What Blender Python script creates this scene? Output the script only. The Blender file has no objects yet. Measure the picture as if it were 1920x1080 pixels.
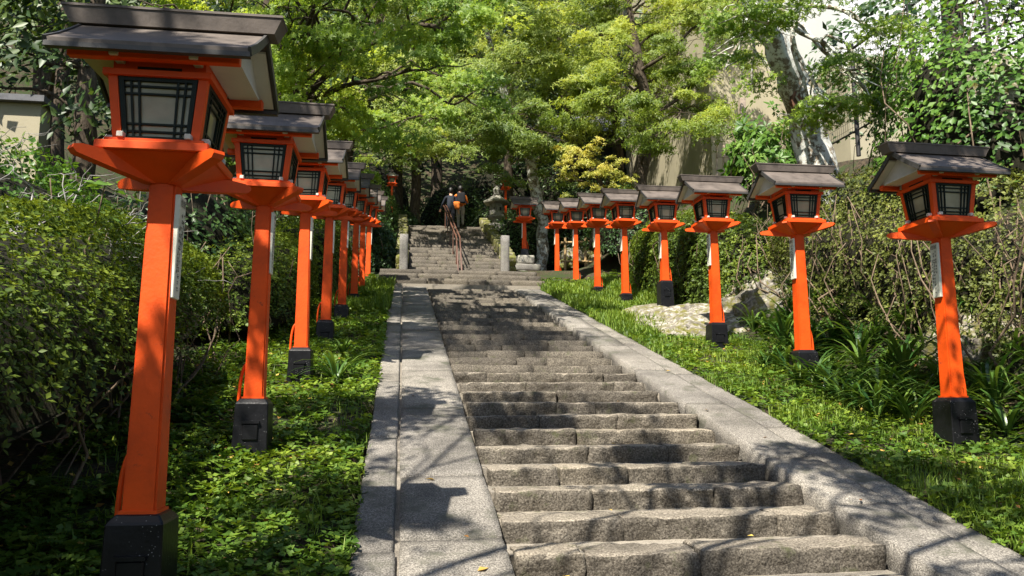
import bpy, bmesh, math, random
import numpy as np
from mathutils import Vector, Matrix, noise as mnoise

random.seed(11)
RNG = np.random.default_rng(11)
scene = bpy.context.scene
COL = scene.collection
rad = math.radians

# ------------------------------------------------------------------ camera
FPX, CX, CY = 1450.0, 960.0, 540.0            # focal length in pixels of the 1920 px photograph
PITCH, YAW, SLOPE_A = rad(8.24), rad(8.163), rad(13.582)
TS = math.tan(SLOPE_A)                         # the stairs climb along +Y with this slope
CAM = np.array([0.0, 0.0, 1.65])
FW = np.array([math.sin(YAW)*math.cos(PITCH), math.cos(YAW)*math.cos(PITCH), math.sin(PITCH)])
RT = np.array([math.cos(YAW), -math.sin(YAW), 0.0])
UP = np.cross(RT, FW)
def at(x, y, Y):
    """point at world distance Y (along the stairs) seen at photo pixel x, y"""
    d = FW + RT*(x-CX)/FPX - UP*(y-CY)/FPX
    return CAM + d*(Y/d[1])
cam = bpy.data.cameras.new('camera'); cam.sensor_width = 36.0; cam.lens = FPX/1920*36.0
cam.clip_start = 0.05; cam.clip_end = 400.0
co = bpy.data.objects.new('camera', cam); COL.objects.link(co)
co.matrix_world = Matrix(((RT[0], UP[0], -FW[0], CAM[0]), (RT[1], UP[1], -FW[1], CAM[1]), (RT[2], UP[2], -FW[2], CAM[2]), (0, 0, 0, 1)))
scene.camera = co

# ------------------------------------------------------------------ sky, sun, exposure
SUN = Vector((-0.43, -0.60, 1.0)).normalized()     # towards the sun: behind the camera, to the left
world = bpy.data.worlds.new('World'); scene.world = world; world.use_nodes = True
wn = world.node_tree.nodes; wl = world.node_tree.links
sky = wn.new('ShaderNodeTexSky'); sky.sky_type = 'NISHITA'; sky.sun_disc = False
sky.sun_elevation = math.asin(SUN.z); sky.sun_rotation = math.atan2(SUN.x, SUN.y)
bg = wn['Background']; bg.inputs['Strength'].default_value = 0.085
wl.new(sky.outputs['Color'], bg.inputs['Color'])
sl = bpy.data.lights.new('sun', 'SUN'); sl.energy = 5.0; sl.angle = rad(0.5); sl.color = (1.0, 0.945, 0.84)
so = bpy.data.objects.new('sun', sl); COL.objects.link(so); so.location = (-20, -30, 40)
so.rotation_euler = SUN.to_track_quat('Z', 'Y').to_euler()
vs = scene.view_settings; vs.view_transform = 'Standard'; vs.look = 'None'; vs.gamma = 1.0; vs.use_curve_mapping = False
vs.exposure = 1.2
scene.cycles.use_denoising = True
scene.cycles.max_bounces = 8; scene.cycles.diffuse_bounces = 4; scene.cycles.transmission_bounces = 5
scene.cycles.transparent_max_bounces = 8; scene.cycles.sample_clamp_indirect = 6.0
scene.cycles.caustics_reflective = False; scene.cycles.caustics_refractive = False

# ------------------------------------------------------------------ node materials
def nmat(name):
    m = bpy.data.materials.new(name); m.use_nodes = True
    return m, m.node_tree.nodes, m.node_tree.links, m.node_tree.nodes['Principled BSDF']
def node(N, t, **kw):
    n = N.new(t)
    for k, v in kw.items():
        if k in n.inputs: n.inputs[k].default_value = v
        else: setattr(n, k, v)
    return n
def ramp(N, stops):
    r = N.new('ShaderNodeValToRGB'); e = r.color_ramp.elements
    e[0].position, e[0].color = stops[0][0], (*stops[0][1], 1)
    e[1].position, e[1].color = stops[-1][0], (*stops[-1][1], 1)
    for p, c in stops[1:-1]:
        q = e.new(p); q.color = (*c, 1)
    return r
def g3(v): return (v, v, v)
def mixc(N, L, fac, a, b, mode='MIX'):
    m = N.new('ShaderNodeMix'); m.data_type = 'RGBA'; m.blend_type = mode
    for sock, v in ((m.inputs[0], fac), (m.inputs[6], a), (m.inputs[7], b)):
        if hasattr(v, 'is_linked') or hasattr(v, 'links'): L.new(v, sock)
        elif isinstance(v, (int, float)): sock.default_value = v
        else: sock.default_value = (*v, 1) if len(v) == 3 else v
    return m.outputs[2]
def stone_mat(name, c_lo, c_mid, c_hi, fine=160.0, lo=0.42, stain=1.6, moss=None, moss_amt=0.5, bump=0.4, bump_scale=45.0, rough=0.85, pale_top=0.0):
    m, N, L, B = nmat(name)
    geo = N.new('ShaderNodeNewGeometry'); oi = N.new('ShaderNodeObjectInfo')
    n1 = node(N, 'ShaderNodeTexNoise', Scale=fine, Detail=3.0, Roughness=0.7); L.new(geo.outputs['Position'], n1.inputs['Vector'])
    n2 = node(N, 'ShaderNodeTexNoise', Scale=stain, Detail=6.0, Roughness=0.62); L.new(geo.outputs['Position'], n2.inputs['Vector'])
    n3 = node(N, 'ShaderNodeTexNoise', Scale=bump_scale, Detail=5.0, Roughness=0.65); L.new(geo.outputs['Position'], n3.inputs['Vector'])
    r1 = ramp(N, [(0.36, c_lo), (0.5, c_mid), (0.64, c_hi)]); L.new(n1.outputs['Fac'], r1.inputs['Fac'])
    r2 = ramp(N, [(0.3, g3(lo)), (0.5, g3(0.45+0.5*lo+0.2)), (0.7, g3(1.15))]); L.new(n2.outputs['Fac'], r2.inputs['Fac'])
    c = mixc(N, L, 1.0, r1.outputs['Color'], r2.outputs['Color'], 'MULTIPLY')
    hv = ramp(N, [(0.0, (0.80, 0.78, 0.76)), (0.5, (1.0, 0.98, 0.95)), (1.0, (1.18, 1.14, 1.06))]); L.new(oi.outputs['Random'], hv.inputs['Fac'])
    c = mixc(N, L, 1.0, c, hv.outputs['Color'], 'MULTIPLY')
    if pale_top:                                                      # upper faces paler, upright faces darker, set by the face normal
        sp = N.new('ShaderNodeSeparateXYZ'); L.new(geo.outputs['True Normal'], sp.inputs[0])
        rw = ramp(N, [(0.35, g3(1-pale_top)), (0.8, g3(1.12))]); L.new(sp.outputs['Z'], rw.inputs['Fac']); c = mixc(N, L, 1.0, c, rw.outputs['Color'], 'MULTIPLY')
    if moss:
        n4 = node(N, 'ShaderNodeTexNoise', Scale=stain*2.3, Detail=7.0, Roughness=0.7); L.new(geo.outputs['Position'], n4.inputs['Vector'])
        r4 = ramp(N, [(0.62-0.3*moss_amt, g3(0)), (0.74-0.3*moss_amt, g3(1))]); L.new(n4.outputs['Fac'], r4.inputs['Fac'])
        c = mixc(N, L, r4.outputs['Color'], c, moss)
    L.new(c, B.inputs['Base Color'])
    bp = node(N, 'ShaderNodeBump', Strength=bump, Distance=0.02); L.new(n3.outputs['Fac'], bp.inputs['Height'])
    L.new(bp.outputs['Normal'], B.inputs['Normal'])
    B.inputs['Roughness'].default_value = rough; B.inputs['Specular IOR Level'].default_value = 0.3
    return m
def leaf_mat(name, dark, mid, light, trans=0.42, rough=0.45, spec=0.35, patch=0.5):
    """foliage: colour from each leaf's own tint, plus light shining through the blade"""
    m, N, L, B = nmat(name)
    a = N.new('ShaderNodeAttribute'); a.attribute_name = 'tint'
    r = ramp(N, [(0.0, dark), (0.5, mid), (1.0, light)])
    geo = N.new('ShaderNodeNewGeometry')
    n = node(N, 'ShaderNodeTexNoise', Scale=patch, Detail=2.0); L.new(geo.outputs['Position'], n.inputs['Vector'])
    ad = node(N, 'ShaderNodeMath', operation='MULTIPLY_ADD'); L.new(n.outputs['Fac'], ad.inputs[0]); ad.inputs[1].default_value = 1.1
    sb = node(N, 'ShaderNodeMath', operation='SUBTRACT'); L.new(a.outputs['Fac'], sb.inputs[0]); sb.inputs[1].default_value = 0.55
    L.new(sb.outputs[0], ad.inputs[2]); L.new(ad.outputs[0], r.inputs['Fac'])
    L.new(r.outputs['Color'], B.inputs['Base Color']); B.inputs['Roughness'].default_value = rough; B.inputs['Specular IOR Level'].default_value = spec
    t = N.new('ShaderNodeBsdfTranslucent')
    tc = mixc(N, L, 1.0, r.outputs['Color'], (1.35, 1.25, 0.55), 'MULTIPLY'); L.new(tc, t.inputs['Color'])
    mx = N.new('ShaderNodeMixShader'); mx.inputs[0].default_value = trans
    L.new(B.outputs[0], mx.inputs[1]); L.new(t.outputs[0], mx.inputs[2])
    L.new(mx.outputs[0], N['Material Output'].inputs['Surface'])
    return m
def paint_mat(name, col, rough=0.4, wear=None, var=0.12, bump=0.05, spots=None, spec=0.5, scale=6.0, wt=0.66):
    m, N, L, B = nmat(name)
    tc = N.new('ShaderNodeTexCoord'); geo = N.new('ShaderNodeNewGeometry')
    n = node(N, 'ShaderNodeTexNoise', Scale=scale, Detail=6.0, Roughness=0.65); L.new(geo.outputs['Position'], n.inputs['Vector'])
    lo = tuple(c*(1-var*1.6) for c in col); hi = tuple(min(1, c*(1+var)) for c in col)
    r = ramp(N, [(0.3, lo), (0.5, col), (0.72, hi)]); L.new(n.outputs['Fac'], r.inputs['Fac']); c = r.outputs['Color']
    if wear:
        n2 = node(N, 'ShaderNodeTexNoise', Scale=22.0, Detail=8.0, Roughness=0.75); L.new(geo.outputs['Position'], n2.inputs['Vector'])
        r2 = ramp(N, [(wt, g3(0)), (wt+0.06, g3(1))]); L.new(n2.outputs['Fac'], r2.inputs['Fac'])
        c = mixc(N, L, r2.outputs['Color'], c, wear)
    if spots:
        v = node(N, 'ShaderNodeTexVoronoi', Scale=70.0); L.new(geo.outputs['Position'], v.inputs['Vector'])
        r3 = ramp(N, [(0.10, g3(1)), (0.16, g3(0))]); L.new(v.outputs['Distance'], r3.inputs['Fac'])
        n5 = node(N, 'ShaderNodeTexNoise', Scale=9.0); L.new(geo.outputs['Position'], n5.inputs['Vector'])
        r5 = ramp(N, [(0.5, g3(0)), (0.6, g3(0.8))]); L.new(n5.outputs['Fac'], r5.inputs['Fac'])
        c = mixc(N, L, mixc(N, L, 1.0, r3.outputs['Color'], r5.outputs['Color'], 'MULTIPLY'), c, spots)
    L.new(c, B.inputs['Base Color'])
    rr = node(N, 'ShaderNodeMapRange'); L.new(n.outputs['Fac'], rr.inputs['Value']); rr.inputs['To Min'].default_value = rough*0.75; rr.inputs['To Max'].default_value = min(1, rough*1.35)
    L.new(rr.outputs['Result'], B.inputs['Roughness']); B.inputs['Specular IOR Level'].default_value = spec
    if bump:
        n3 = node(N, 'ShaderNodeTexNoise', Scale=60.0, Detail=4.0); L.new(geo.outputs['Position'], n3.inputs['Vector'])
        bp = node(N, 'ShaderNodeBump', Strength=bump, Distance=0.01); L.new(n3.outputs['Fac'], bp.inputs['Height']); L.new(bp.outputs['Normal'], B.inputs['Normal'])
    return m
def bark_mat(name, c1, c2, lichen=None, amt=0.5, scale=9.0):
    m, N, L, B = nmat(name)
    geo = N.new('ShaderNodeNewGeometry')
    mp = N.new('ShaderNodeMapping'); mp.inputs['Scale'].default_value = (1, 1, 0.35); L.new(geo.outputs['Position'], mp.inputs['Vector'])
    n = node(N, 'ShaderNodeTexNoise', Scale=scale*2, Detail=7.0, Roughness=0.7); L.new(mp.outputs[0], n.inputs['Vector'])
    r = ramp(N, [(0.35, c1), (0.65, c2)]); L.new(n.outputs['Fac'], r.inputs['Fac']); c = r.outputs['Color']
    if lichen:
        n2 = node(N, 'ShaderNodeTexNoise', Scale=scale, Detail=8.0, Roughness=0.75); L.new(geo.outputs['Position'], n2.inputs['Vector'])
        r2 = ramp(N, [(0.60-0.2*amt, g3(0)), (0.68-0.2*amt, g3(1))]); L.new(n2.outputs['Fac'], r2.inputs['Fac'])
        c = mixc(N, L, r2.outputs['Color'], c, lichen)
    L.new(c, B.inputs['Base Color']); B.inputs['Roughness'].default_value = 0.9; B.inputs['Specular IOR Level'].default_value = 0.2
    bp = node(N, 'ShaderNodeBump', Strength=0.7, Distance=0.03); L.new(n.outputs['Fac'], bp.inputs['Height']); L.new(bp.outputs['Normal'], B.inputs['Normal'])
    return m

M = {}
M['granite'] = stone_mat('granite_slab', (0.075, 0.07, 0.064), (0.20, 0.185, 0.165), (0.39, 0.365, 0.33), fine=120, stain=1.3, moss=(0.09, 0.088, 0.065), moss_amt=0.3, bump=0.35, bump_scale=70)
M['step'] = stone_mat('hewn_step_stone', (0.080, 0.068, 0.053), (0.205, 0.178, 0.142), (0.37, 0.33, 0.27), fine=90, lo=0.6, stain=3.0, moss=(0.07, 0.072, 0.035), moss_amt=0.14, pale_top=0.5, bump=1.0, bump_scale=26)
M['tread'] = stone_mat('worn_tread', (0.15, 0.135, 0.115), (0.24, 0.215, 0.18), (0.34, 0.31, 0.265), fine=140, lo=0.75, stain=2.6, moss=(0.08, 0.08, 0.04), moss_amt=0.16, bump=0.3, bump_scale=60)
M['boulder'] = stone_mat('boulder', (0.16, 0.14, 0.12), (0.25, 0.23, 0.195), (0.44, 0.42, 0.37), fine=14, stain=3.5, moss=(0.13, 0.12, 0.03), moss_amt=0.5, bump=0.9, bump_scale=12)
M['wallstone'] = stone_mat('mossy_stone', (0.10, 0.09, 0.075), (0.24, 0.22, 0.18), (0.42, 0.39, 0.33), fine=30, stain=4.0, moss=(0.15, 0.15, 0.035), moss_amt=0.75, bump=0.8, bump_scale=22)
M['palepost'] = stone_mat('pale_granite', (0.15, 0.143, 0.13), (0.235, 0.225, 0.205), (0.34, 0.325, 0.30), fine=80, stain=2.0, moss=(0.2, 0.2, 0.15), moss_amt=0.15, bump=0.25)
M['soil'] = stone_mat('leaf_littered_soil', (0.018, 0.014, 0.010), (0.045, 0.034, 0.022), (0.11, 0.08, 0.05), fine=26, stain=1.2, moss=(0.03, 0.045, 0.012), moss_amt=0.6, bump=1.0, bump_scale=16, rough=1.0)
M['red'] = paint_mat('vermilion_paint', (0.70, 0.074, 0.004), rough=0.5, spec=0.3, var=0.10, bump=0.06)
M['redworn'] = paint_mat('vermilion_paint_worn', (0.70, 0.074, 0.004), rough=0.55, spec=0.25, wear=(0.40, 0.05, 0.012), var=0.20, bump=0.14, scale=3.5, wt=0.61)
M['roof'] = paint_mat('roof_sheet', (0.118, 0.096, 0.082), rough=0.6, var=0.30, bump=0.12, spec=0.28)
M['roofedge'] = paint_mat('roof_edge', (0.045, 0.042, 0.04), rough=0.5, var=0.2)
M['black'] = paint_mat('black_paint', (0.007, 0.007, 0.008), rough=0.35, spec=0.25, var=0.3, bump=0.12, spots=(0.45, 0.45, 0.45))
M['white'] = paint_mat('white_paint', (0.56, 0.52, 0.45), rough=0.6, wear=(0.42, 0.38, 0.30), var=0.08)
M['plaque'] = paint_mat('plaque_board', (0.64, 0.63, 0.52), rough=0.5, wear=(0.35, 0.34, 0.24), var=0.12)
M['ink'] = paint_mat('ink', (0.03, 0.028, 0.03), rough=0.7, bump=0)
M['lattice'] = paint_mat('lattice_green', (0.006, 0.012, 0.008), rough=0.45, spec=0.2, var=0.2)
M['slot'] = paint_mat('vent_slot', (0.006, 0.006, 0.006), rough=0.9, bump=0)
M['plaster'] = paint_mat('beige_plaster', (0.34, 0.30, 0.205), rough=0.9, var=0.10, bump=0.2, wear=(0.27, 0.24, 0.16), scale=0.8)
M['whitewall'] = paint_mat('white_wall', (0.62, 0.62, 0.62), rough=0.9, var=0.06, bump=0.1, scale=0.7)
M['darkmetal'] = paint_mat('dark_metal', (0.025, 0.022, 0.02), rough=0.5)
M['rail'] = paint_mat('brown_rail', (0.10, 0.045, 0.028), rough=0.45, var=0.3)
M['greywood'] = paint_mat('grey_wood', (0.36, 0.28, 0.22), rough=0.85, var=0.25, bump=0.3)
M['bamboo'] = paint_mat('bamboo', (0.36, 0.24, 0.11), rough=0.5, var=0.3)
M['tile'] = paint_mat('roof_tile', (0.09, 0.09, 0.10), rough=0.5, var=0.25)
M['bark'] = bark_mat('bark', (0.03, 0.022, 0.016), (0.11, 0.085, 0.06))
M['barklichen'] = bark_mat('lichen_bark', (0.10, 0.08, 0.055), (0.26, 0.21, 0.15), (0.62, 0.62, 0.57), 0.75, 7.0)
M['knot'] = bark_mat('knot_wood', (0.04, 0.02, 0.012), (0.20, 0.10, 0.06))
M['twig'] = bark_mat('twig', (0.08, 0.055, 0.038), (0.26, 0.19, 0.13))
M['paletwig'] = bark_mat('pale_twig', (0.16, 0.145, 0.13), (0.42, 0.40, 0.37))
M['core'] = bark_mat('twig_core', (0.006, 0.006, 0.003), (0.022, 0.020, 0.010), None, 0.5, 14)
M['maple'] = leaf_mat('maple_leaf', (0.09, 0.18, 0.02), (0.25, 0.37, 0.045), (0.42, 0.49, 0.065), 0.5)
M['maple2'] = leaf_mat('maple_leaf_pale', (0.09, 0.15, 0.025), (0.25, 0.33, 0.06), (0.43, 0.47, 0.11), 0.5)
M['maple3'] = leaf_mat('maple_leaf_olive', (0.09, 0.15, 0.017), (0.24, 0.32, 0.040), (0.42, 0.46, 0.065), 0.5)
M['yellow'] = leaf_mat('maple_leaf_yellow', (0.20, 0.24, 0.03), (0.42, 0.41, 0.06), (0.56, 0.46, 0.08), 0.40)
M['overhead'] = leaf_mat('maple_leaf_overhead', (0.03, 0.07, 0.010), (0.09, 0.16, 0.02), (0.16, 0.24, 0.03), 0.30)
M['ever'] = leaf_mat('evergreen_leaf', (0.012, 0.035, 0.010), (0.04, 0.085, 0.02), (0.10, 0.17, 0.04), 0.15, 0.42, 0.35)
M['forest'] = leaf_mat('forest_leaf', (0.012, 0.032, 0.008), (0.04, 0.08, 0.018), (0.12, 0.17, 0.035), 0.25)
M['azalea'] = leaf_mat('azalea_leaf', (0.03, 0.058, 0.010), (0.09, 0.14, 0.018), (0.24, 0.30, 0.035), 0.30, 0.5, 0.3, 1.4)
M['azalea_dry'] = leaf_mat('azalea_leaf_dry', (0.05, 0.06, 0.015), (0.12, 0.145, 0.028), (0.26, 0.28, 0.055), 0.25, 0.55, 0.3, 1.2)
M['shrub'] = leaf_mat('broad_leaf', (0.03, 0.08, 0.012), (0.09, 0.19, 0.028), (0.20, 0.32, 0.05), 0.35, 0.42, 0.35)
M['cover'] = leaf_mat('ground_cover', (0.03, 0.075, 0.010), (0.09, 0.17, 0.02), (0.24, 0.32, 0.035), 0.30, 0.5, 0.3, 1.6)
M['grass'] = leaf_mat('grass_blade', (0.05, 0.10, 0.012), (0.15, 0.24, 0.03), (0.30, 0.38, 0.06), 0.35, 0.5, 0.3, 1.2)
M['strap'] = leaf_mat('strap_leaf', (0.015, 0.05, 0.010), (0.05, 0.115, 0.02), (0.14, 0.22, 0.04), 0.22, 0.28, 0.6)
M['fern'] = leaf_mat('fern_frond', (0.02, 0.06, 0.012), (0.06, 0.13, 0.02), (0.15, 0.24, 0.035), 0.3, 0.5, 0.3)
M['litter'] = leaf_mat('fallen_leaf', (0.16, 0.06, 0.025), (0.38, 0.20, 0.05), (0.60, 0.42, 0.10), 0.1, 0.7, 0.2, 4)
def glass_mat():
    m, N, L, B = nmat('milky_pane')
    geo = N.new('ShaderNodeNewGeometry')
    n = node(N, 'ShaderNodeTexNoise', Scale=7.0, Detail=5.0); L.new(geo.outputs['Position'], n.inputs['Vector'])
    r = ramp(N, [(0.3, (0.24, 0.21, 0.135)), (0.7, (0.40, 0.355, 0.24))]); L.new(n.outputs['Fac'], r.inputs['Fac'])
    L.new(r.outputs['Color'], B.inputs['Base Color']); B.inputs['Roughness'].default_value = 0.12
    B.inputs['Specular IOR Level'].default_value = 0.4
    return m
M['pane'] = glass_mat()

# ------------------------------------------------------------------ object helpers
def tag(o, label=None, cat=None, group=None, kind=None):
    if label: o['label'] = label
    if cat: o['category'] = cat
    if group: o['group'] = group
    if kind: o['kind'] = kind
    return o
def empty(name, loc=(0, 0, 0), rz=0.0, label=None, cat=None, group=None, kind=None):
    o = bpy.data.objects.new(name, None); COL.objects.link(o); o.location = loc; o.rotation_euler.z = rz
    o.empty_display_size = 0.2
    return tag(o, label, cat, group, kind)
def link(name, me, mat=None, parent=None, loc=None, kind=None, rot=None, scale=None):
    o = bpy.data.objects.new(name, me); COL.objects.link(o)
    if mat and not len(me.materials): me.materials.append(M[mat] if isinstance(mat, str) else mat)
    if parent: o.parent = parent
    if loc is not None: o.location = loc
    if rot is not None: o.rotation_euler = rot
    if scale is not None: o.scale = scale
    if kind: o['kind'] = kind
    return o
def np_mesh(name, V, F, tint=None, smooth=False):
    """fast mesh from arrays: V (n,3), F (m,k) of uniform polygon size"""
    V = np.ascontiguousarray(V, dtype=np.float32); F = np.ascontiguousarray(F, dtype=np.int32)
    me = bpy.data.meshes.new(name); me.vertices.add(len(V)); me.vertices.foreach_set('co', V.ravel())
    k = F.shape[1]; me.loops.add(F.size); me.loops.foreach_set('vertex_index', F.ravel())
    me.polygons.add(len(F)); me.polygons.foreach_set('loop_start', np.arange(0, F.size, k, dtype=np.int32))
    if smooth: me.polygons.foreach_set('use_smooth', np.ones(len(F), dtype=bool))
    if tint is not None:
        a = me.attributes.new('tint', 'FLOAT', 'POINT'); a.data.foreach_set('value', np.ascontiguousarray(tint, dtype=np.float32))
    me.update(calc_edges=True); me.validate()
    return me
def bm_mesh(name, bm, smooth=False):
    me = bpy.data.meshes.new(name); bm.normal_update(); bm.to_mesh(me); bm.free()
    if smooth:
        for p in me.polygons: p.use_smooth = True
    return me
def bbox(bm, x0, x1, y0, y1, z0, z1, taper=None):
    """box; taper=(dx,dy) grows the top outwards"""
    tx, ty = taper or (0, 0)
    v = [bm.verts.new(p) for p in ((x0, y0, z0), (x1, y0, z0), (x1, y1, z0), (x0, y1, z0), (x0-tx, y0-ty, z1), (x1+tx, y0-ty, z1), (x1+tx, y1+ty, z1), (x0-tx, y1+ty, z1))]
    fs = []
    for f in ((0, 3, 2, 1), (4, 5, 6, 7), (0, 1, 5, 4), (1, 2, 6, 5), (2, 3, 7, 6), (3, 0, 4, 7)): fs.append(bm.faces.new([v[i] for i in f]))
    return v, fs
def bevel(bm, w, seg=1):
    bmesh.ops.bevel(bm, geom=list(bm.edges), offset=w, segments=seg, affect='EDGES', profile=0.6)
    return bm
def bar(bm, a, b, w, h=None, up=(0, 0, 1)):
    """rectangular bar from a to b"""
    a, b = Vector(a), Vector(b); d = (b-a).normalized(); u = Vector(up)
    s = d.cross(u)
    if s.length < 1e-4: s = d.cross(Vector((1, 0, 0)))
    s.normalize(); u = s.cross(d).normalized(); h = h or w
    q = []
    for p in (a, b):
        for i, j in ((-1, -1), (1, -1), (1, 1), (-1, 1)): q.append(bm.verts.new(p+s*(i*w/2)+u*(j*h/2)))
    for f in ((3, 2, 1, 0), (4, 5, 6, 7), (0, 1, 5, 4), (1, 2, 6, 5), (2, 3, 7, 6), (3, 0, 4, 7)): bm.faces.new([q[i] for i in f])
def tube_arrays(paths, sides=6):
    """list of (points, radii) -> V, F (quads)"""
    Vs, Fs, off = [], [], 0
    ang = np.linspace(0, 2*np.pi, sides, endpoint=False)
    for pts, rr in paths:
        pts = np.asarray(pts, float); n = len(pts)
        t = np.gradient(pts, axis=0); t /= np.linalg.norm(t, axis=1)[:, None]+1e-9
        ref = np.array([0.31, 0.93, 0.17]); s = np.cross(t, ref); s /= np.linalg.norm(s, axis=1)[:, None]+1e-9
        u = np.cross(s, t)
        rr = np.broadcast_to(np.asarray(rr, float), (n,))
        ring = pts[:, None]+rr[:, None, None]*(np.cos(ang)[None, :, None]*s[:, None]+np.sin(ang)[None, :, None]*u[:, None])
        Vs.append(ring.reshape(-1, 3))
        i = np.arange(n-1)[:, None]*sides; j = np.arange(sides)[None]; j2 = (j+1) % sides
        Fs.append((np.stack([i+j, i+j2, i+sides+j2, i+sides+j], -1)+off).reshape(-1, 4)); off += n*sides
        # close both ends with quads
        if sides == 6:
            for base in (off-n*sides, off-sides):
                Fs.append(np.array([[base, base+1, base+2, base+3], [base, base+3, base+4, base+5]]))
    return np.concatenate(Vs), np.concatenate(Fs)
def tubes(name, paths, sides=6, smooth=True):
    V, F = tube_arrays(paths, sides); return np_mesh(name, V, F, smooth=smooth)
# lattice noise in numpy
_LAT = RNG.random((32, 32, 32)).astype(np.float32)
def vnoise(P, s=1.0):
    P = np.asarray(P, float)*s; i = np.floor(P).astype(int); f = P-i; f = f*f*(3-2*f)
    r = 0
    for a in (0, 1):
        for b in (0, 1):
            for c in (0, 1):
                w = (f[..., 0] if a else 1-f[..., 0])*(f[..., 1] if b else 1-f[..., 1])*(f[..., 2] if c else 1-f[..., 2])
                r = r+w*_LAT[(i[..., 0]+a) % 32, (i[..., 1]+b) % 32, (i[..., 2]+c) % 32]
    return r
def fbm(P, s=1.0, o=4): return sum(vnoise(P, s*2**k)*0.5**(k+1) for k in range(o))/(1-0.5**o)
def block(name, size, r, seg, amp=0.0, ns=6.0, seed=0.0, smooth=True, top_amp=0.3):
    """rounded, uneven stone block centred on the origin"""
    sx, sy, sz = np.array(size)/2; nx, ny, nz = seg
    bm = bmesh.new(); idx = {}
    def gv(i, j, k):
        if (i, j, k) not in idx:
            idx[(i, j, k)] = bm.verts.new(((i/nx*2-1)*sx, (j/ny*2-1)*sy, (k/nz*2-1)*sz))
        return idx[(i, j, k)]
    for i in range(nx):
        for j in range(ny):
            bm.faces.new([gv(i, j, 0), gv(i, j+1, 0), gv(i+1, j+1, 0), gv(i+1, j, 0)])
            bm.faces.new([gv(i, j, nz), gv(i+1, j, nz), gv(i+1, j+1, nz), gv(i, j+1, nz)])
    for i in range(nx):
        for k in range(nz):
            bm.faces.new([gv(i, 0, k), gv(i+1, 0, k), gv(i+1, 0, k+1), gv(i, 0, k+1)])
            bm.faces.new([gv(i, ny, k), gv(i, ny, k+1), gv(i+1, ny, k+1), gv(i+1, ny, k)])
    for j in range(ny):
        for k in range(nz):
            bm.faces.new([gv(0, j, k), gv(0, j, k+1), gv(0, j+1, k+1), gv(0, j+1, k)])
            bm.faces.new([gv(nx, j, k), gv(nx, j+1, k), gv(nx, j+1, k+1), gv(nx, j, k+1)])
    me = bm_mesh(name, bm, smooth)
    n = len(me.vertices); P = np.empty(n*3, np.float32); me.vertices.foreach_get('co', P); P = P.reshape(-1, 3).astype(float)
    inner = np.clip(P, -np.array([sx, sy, sz])+r, np.array([sx, sy, sz])-r)
    d = P-inner; l = np.linalg.norm(d, axis=1, keepdims=True)+1e-9
    P = inner+d/l*np.minimum(l, r)
    if amp:
        nr = d/l; h = fbm(P+seed*3.7, ns, 4)-0.5
        w = np.where(nr[:, 2] > 0.8, top_amp, 1.0)
        P = P+nr*(h*amp*2*w)[:, None]
    me.vertices.foreach_set('co', P.astype(np.float32).ravel()); me.update()
    return me

# ------------------------------------------------------------------ terrain
XL, XR = 0.54, 2.485                      # edges of the lower flight
Y_LOW_END = 17.2
def base_z(y):
    return np.interp(y, [-30, 0, 17.0, 17.5, 19.2, 19.3, 26.3, 29.0, 34, 42, 60, 85, 130], [-5.0, 0, 17*TS, 4.2, 4.75, 4.8, 7.5, 7.6, 9.0, 15, 34, 56, 62])
def ground_z(x, y, rough=True):
    x = np.asarray(x, float); y = np.asarray(y, float)
    b = base_z(y)
    lower = np.interp(y, [0, 18.5, 20, 23.2, 26.0, 30], [0, 0, 4.9-4.92, 5.35-6.34, 0, 0])
    z = b+np.where((x > 2.9) & (y > 18.5), lower, 0)
    right = np.interp(x, [3.1, 4.5, 5.2, 7.8, 14, 40], [-0.02, 0.02, 0.35, 2.9, 3.2, 10])
    right = right*np.interp(y, [-20, 2, 14, 19, 27, 34], [1.0, 1.0, 1.0, 0.75, 0.5, 1.0])
    left = np.interp(-x, [0.2, 2.5, 5, 9, 20, 50], [-0.05, -0.03, 0.1, 0.5, 6, 22])
    z = z+np.where(x > 1.5, right, left)
    if rough:
        P = np.stack([x, y, x*0+3.3], -1)
        z = z+(fbm(P, 1.3, 4)-0.5)*0.16*np.clip(np.minimum(abs(x-3.15), abs(x+0.25))*3, 0.15, 1)
    path = (x > -0.20) & (x < 3.10) & (y < 17.9)
    z = np.where(path, b-0.42, z)
    up = (x > -0.5) & (x < 3.25) & (y >= 17.3) & (y < 19.4); z = np.where(up, b-0.45, z)
    up = (x > 0.0) & (x < 2.75) & (y >= 19.2) & (y < 26.4); z = np.where(up, b-0.5, z)
    return z
def gz(x, y): return float(ground_z(x, y))
def make_ground():
    xs = np.unique(np.concatenate([np.linspace(-90, -12, 24), np.linspace(-12, -4, 30), np.arange(-4, 8.01, 0.16), np.linspace(8, 20, 40), np.linspace(20, 90, 20)]).round(3))
    ys = np.unique(np.concatenate([np.linspace(-40, -2, 20), np.arange(-2, 20, 0.2), np.arange(20, 34, 0.25), np.linspace(34, 130, 40)]).round(3))
    X, Y = np.meshgrid(xs, ys); Z = ground_z(X, Y)
    V = np.stack([X, Y, Z], -1).reshape(-1, 3); nx = len(xs); ny = len(ys)
    i = (np.arange(ny-1)[:, None]*nx+np.arange(nx-1)[None]).ravel()
    F = np.stack([i, i+1, i+nx+1, i+nx], -1)
    tag(link('ground', np_mesh('ground', V, F, smooth=True), 'soil'), kind='structure')
make_ground()

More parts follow.
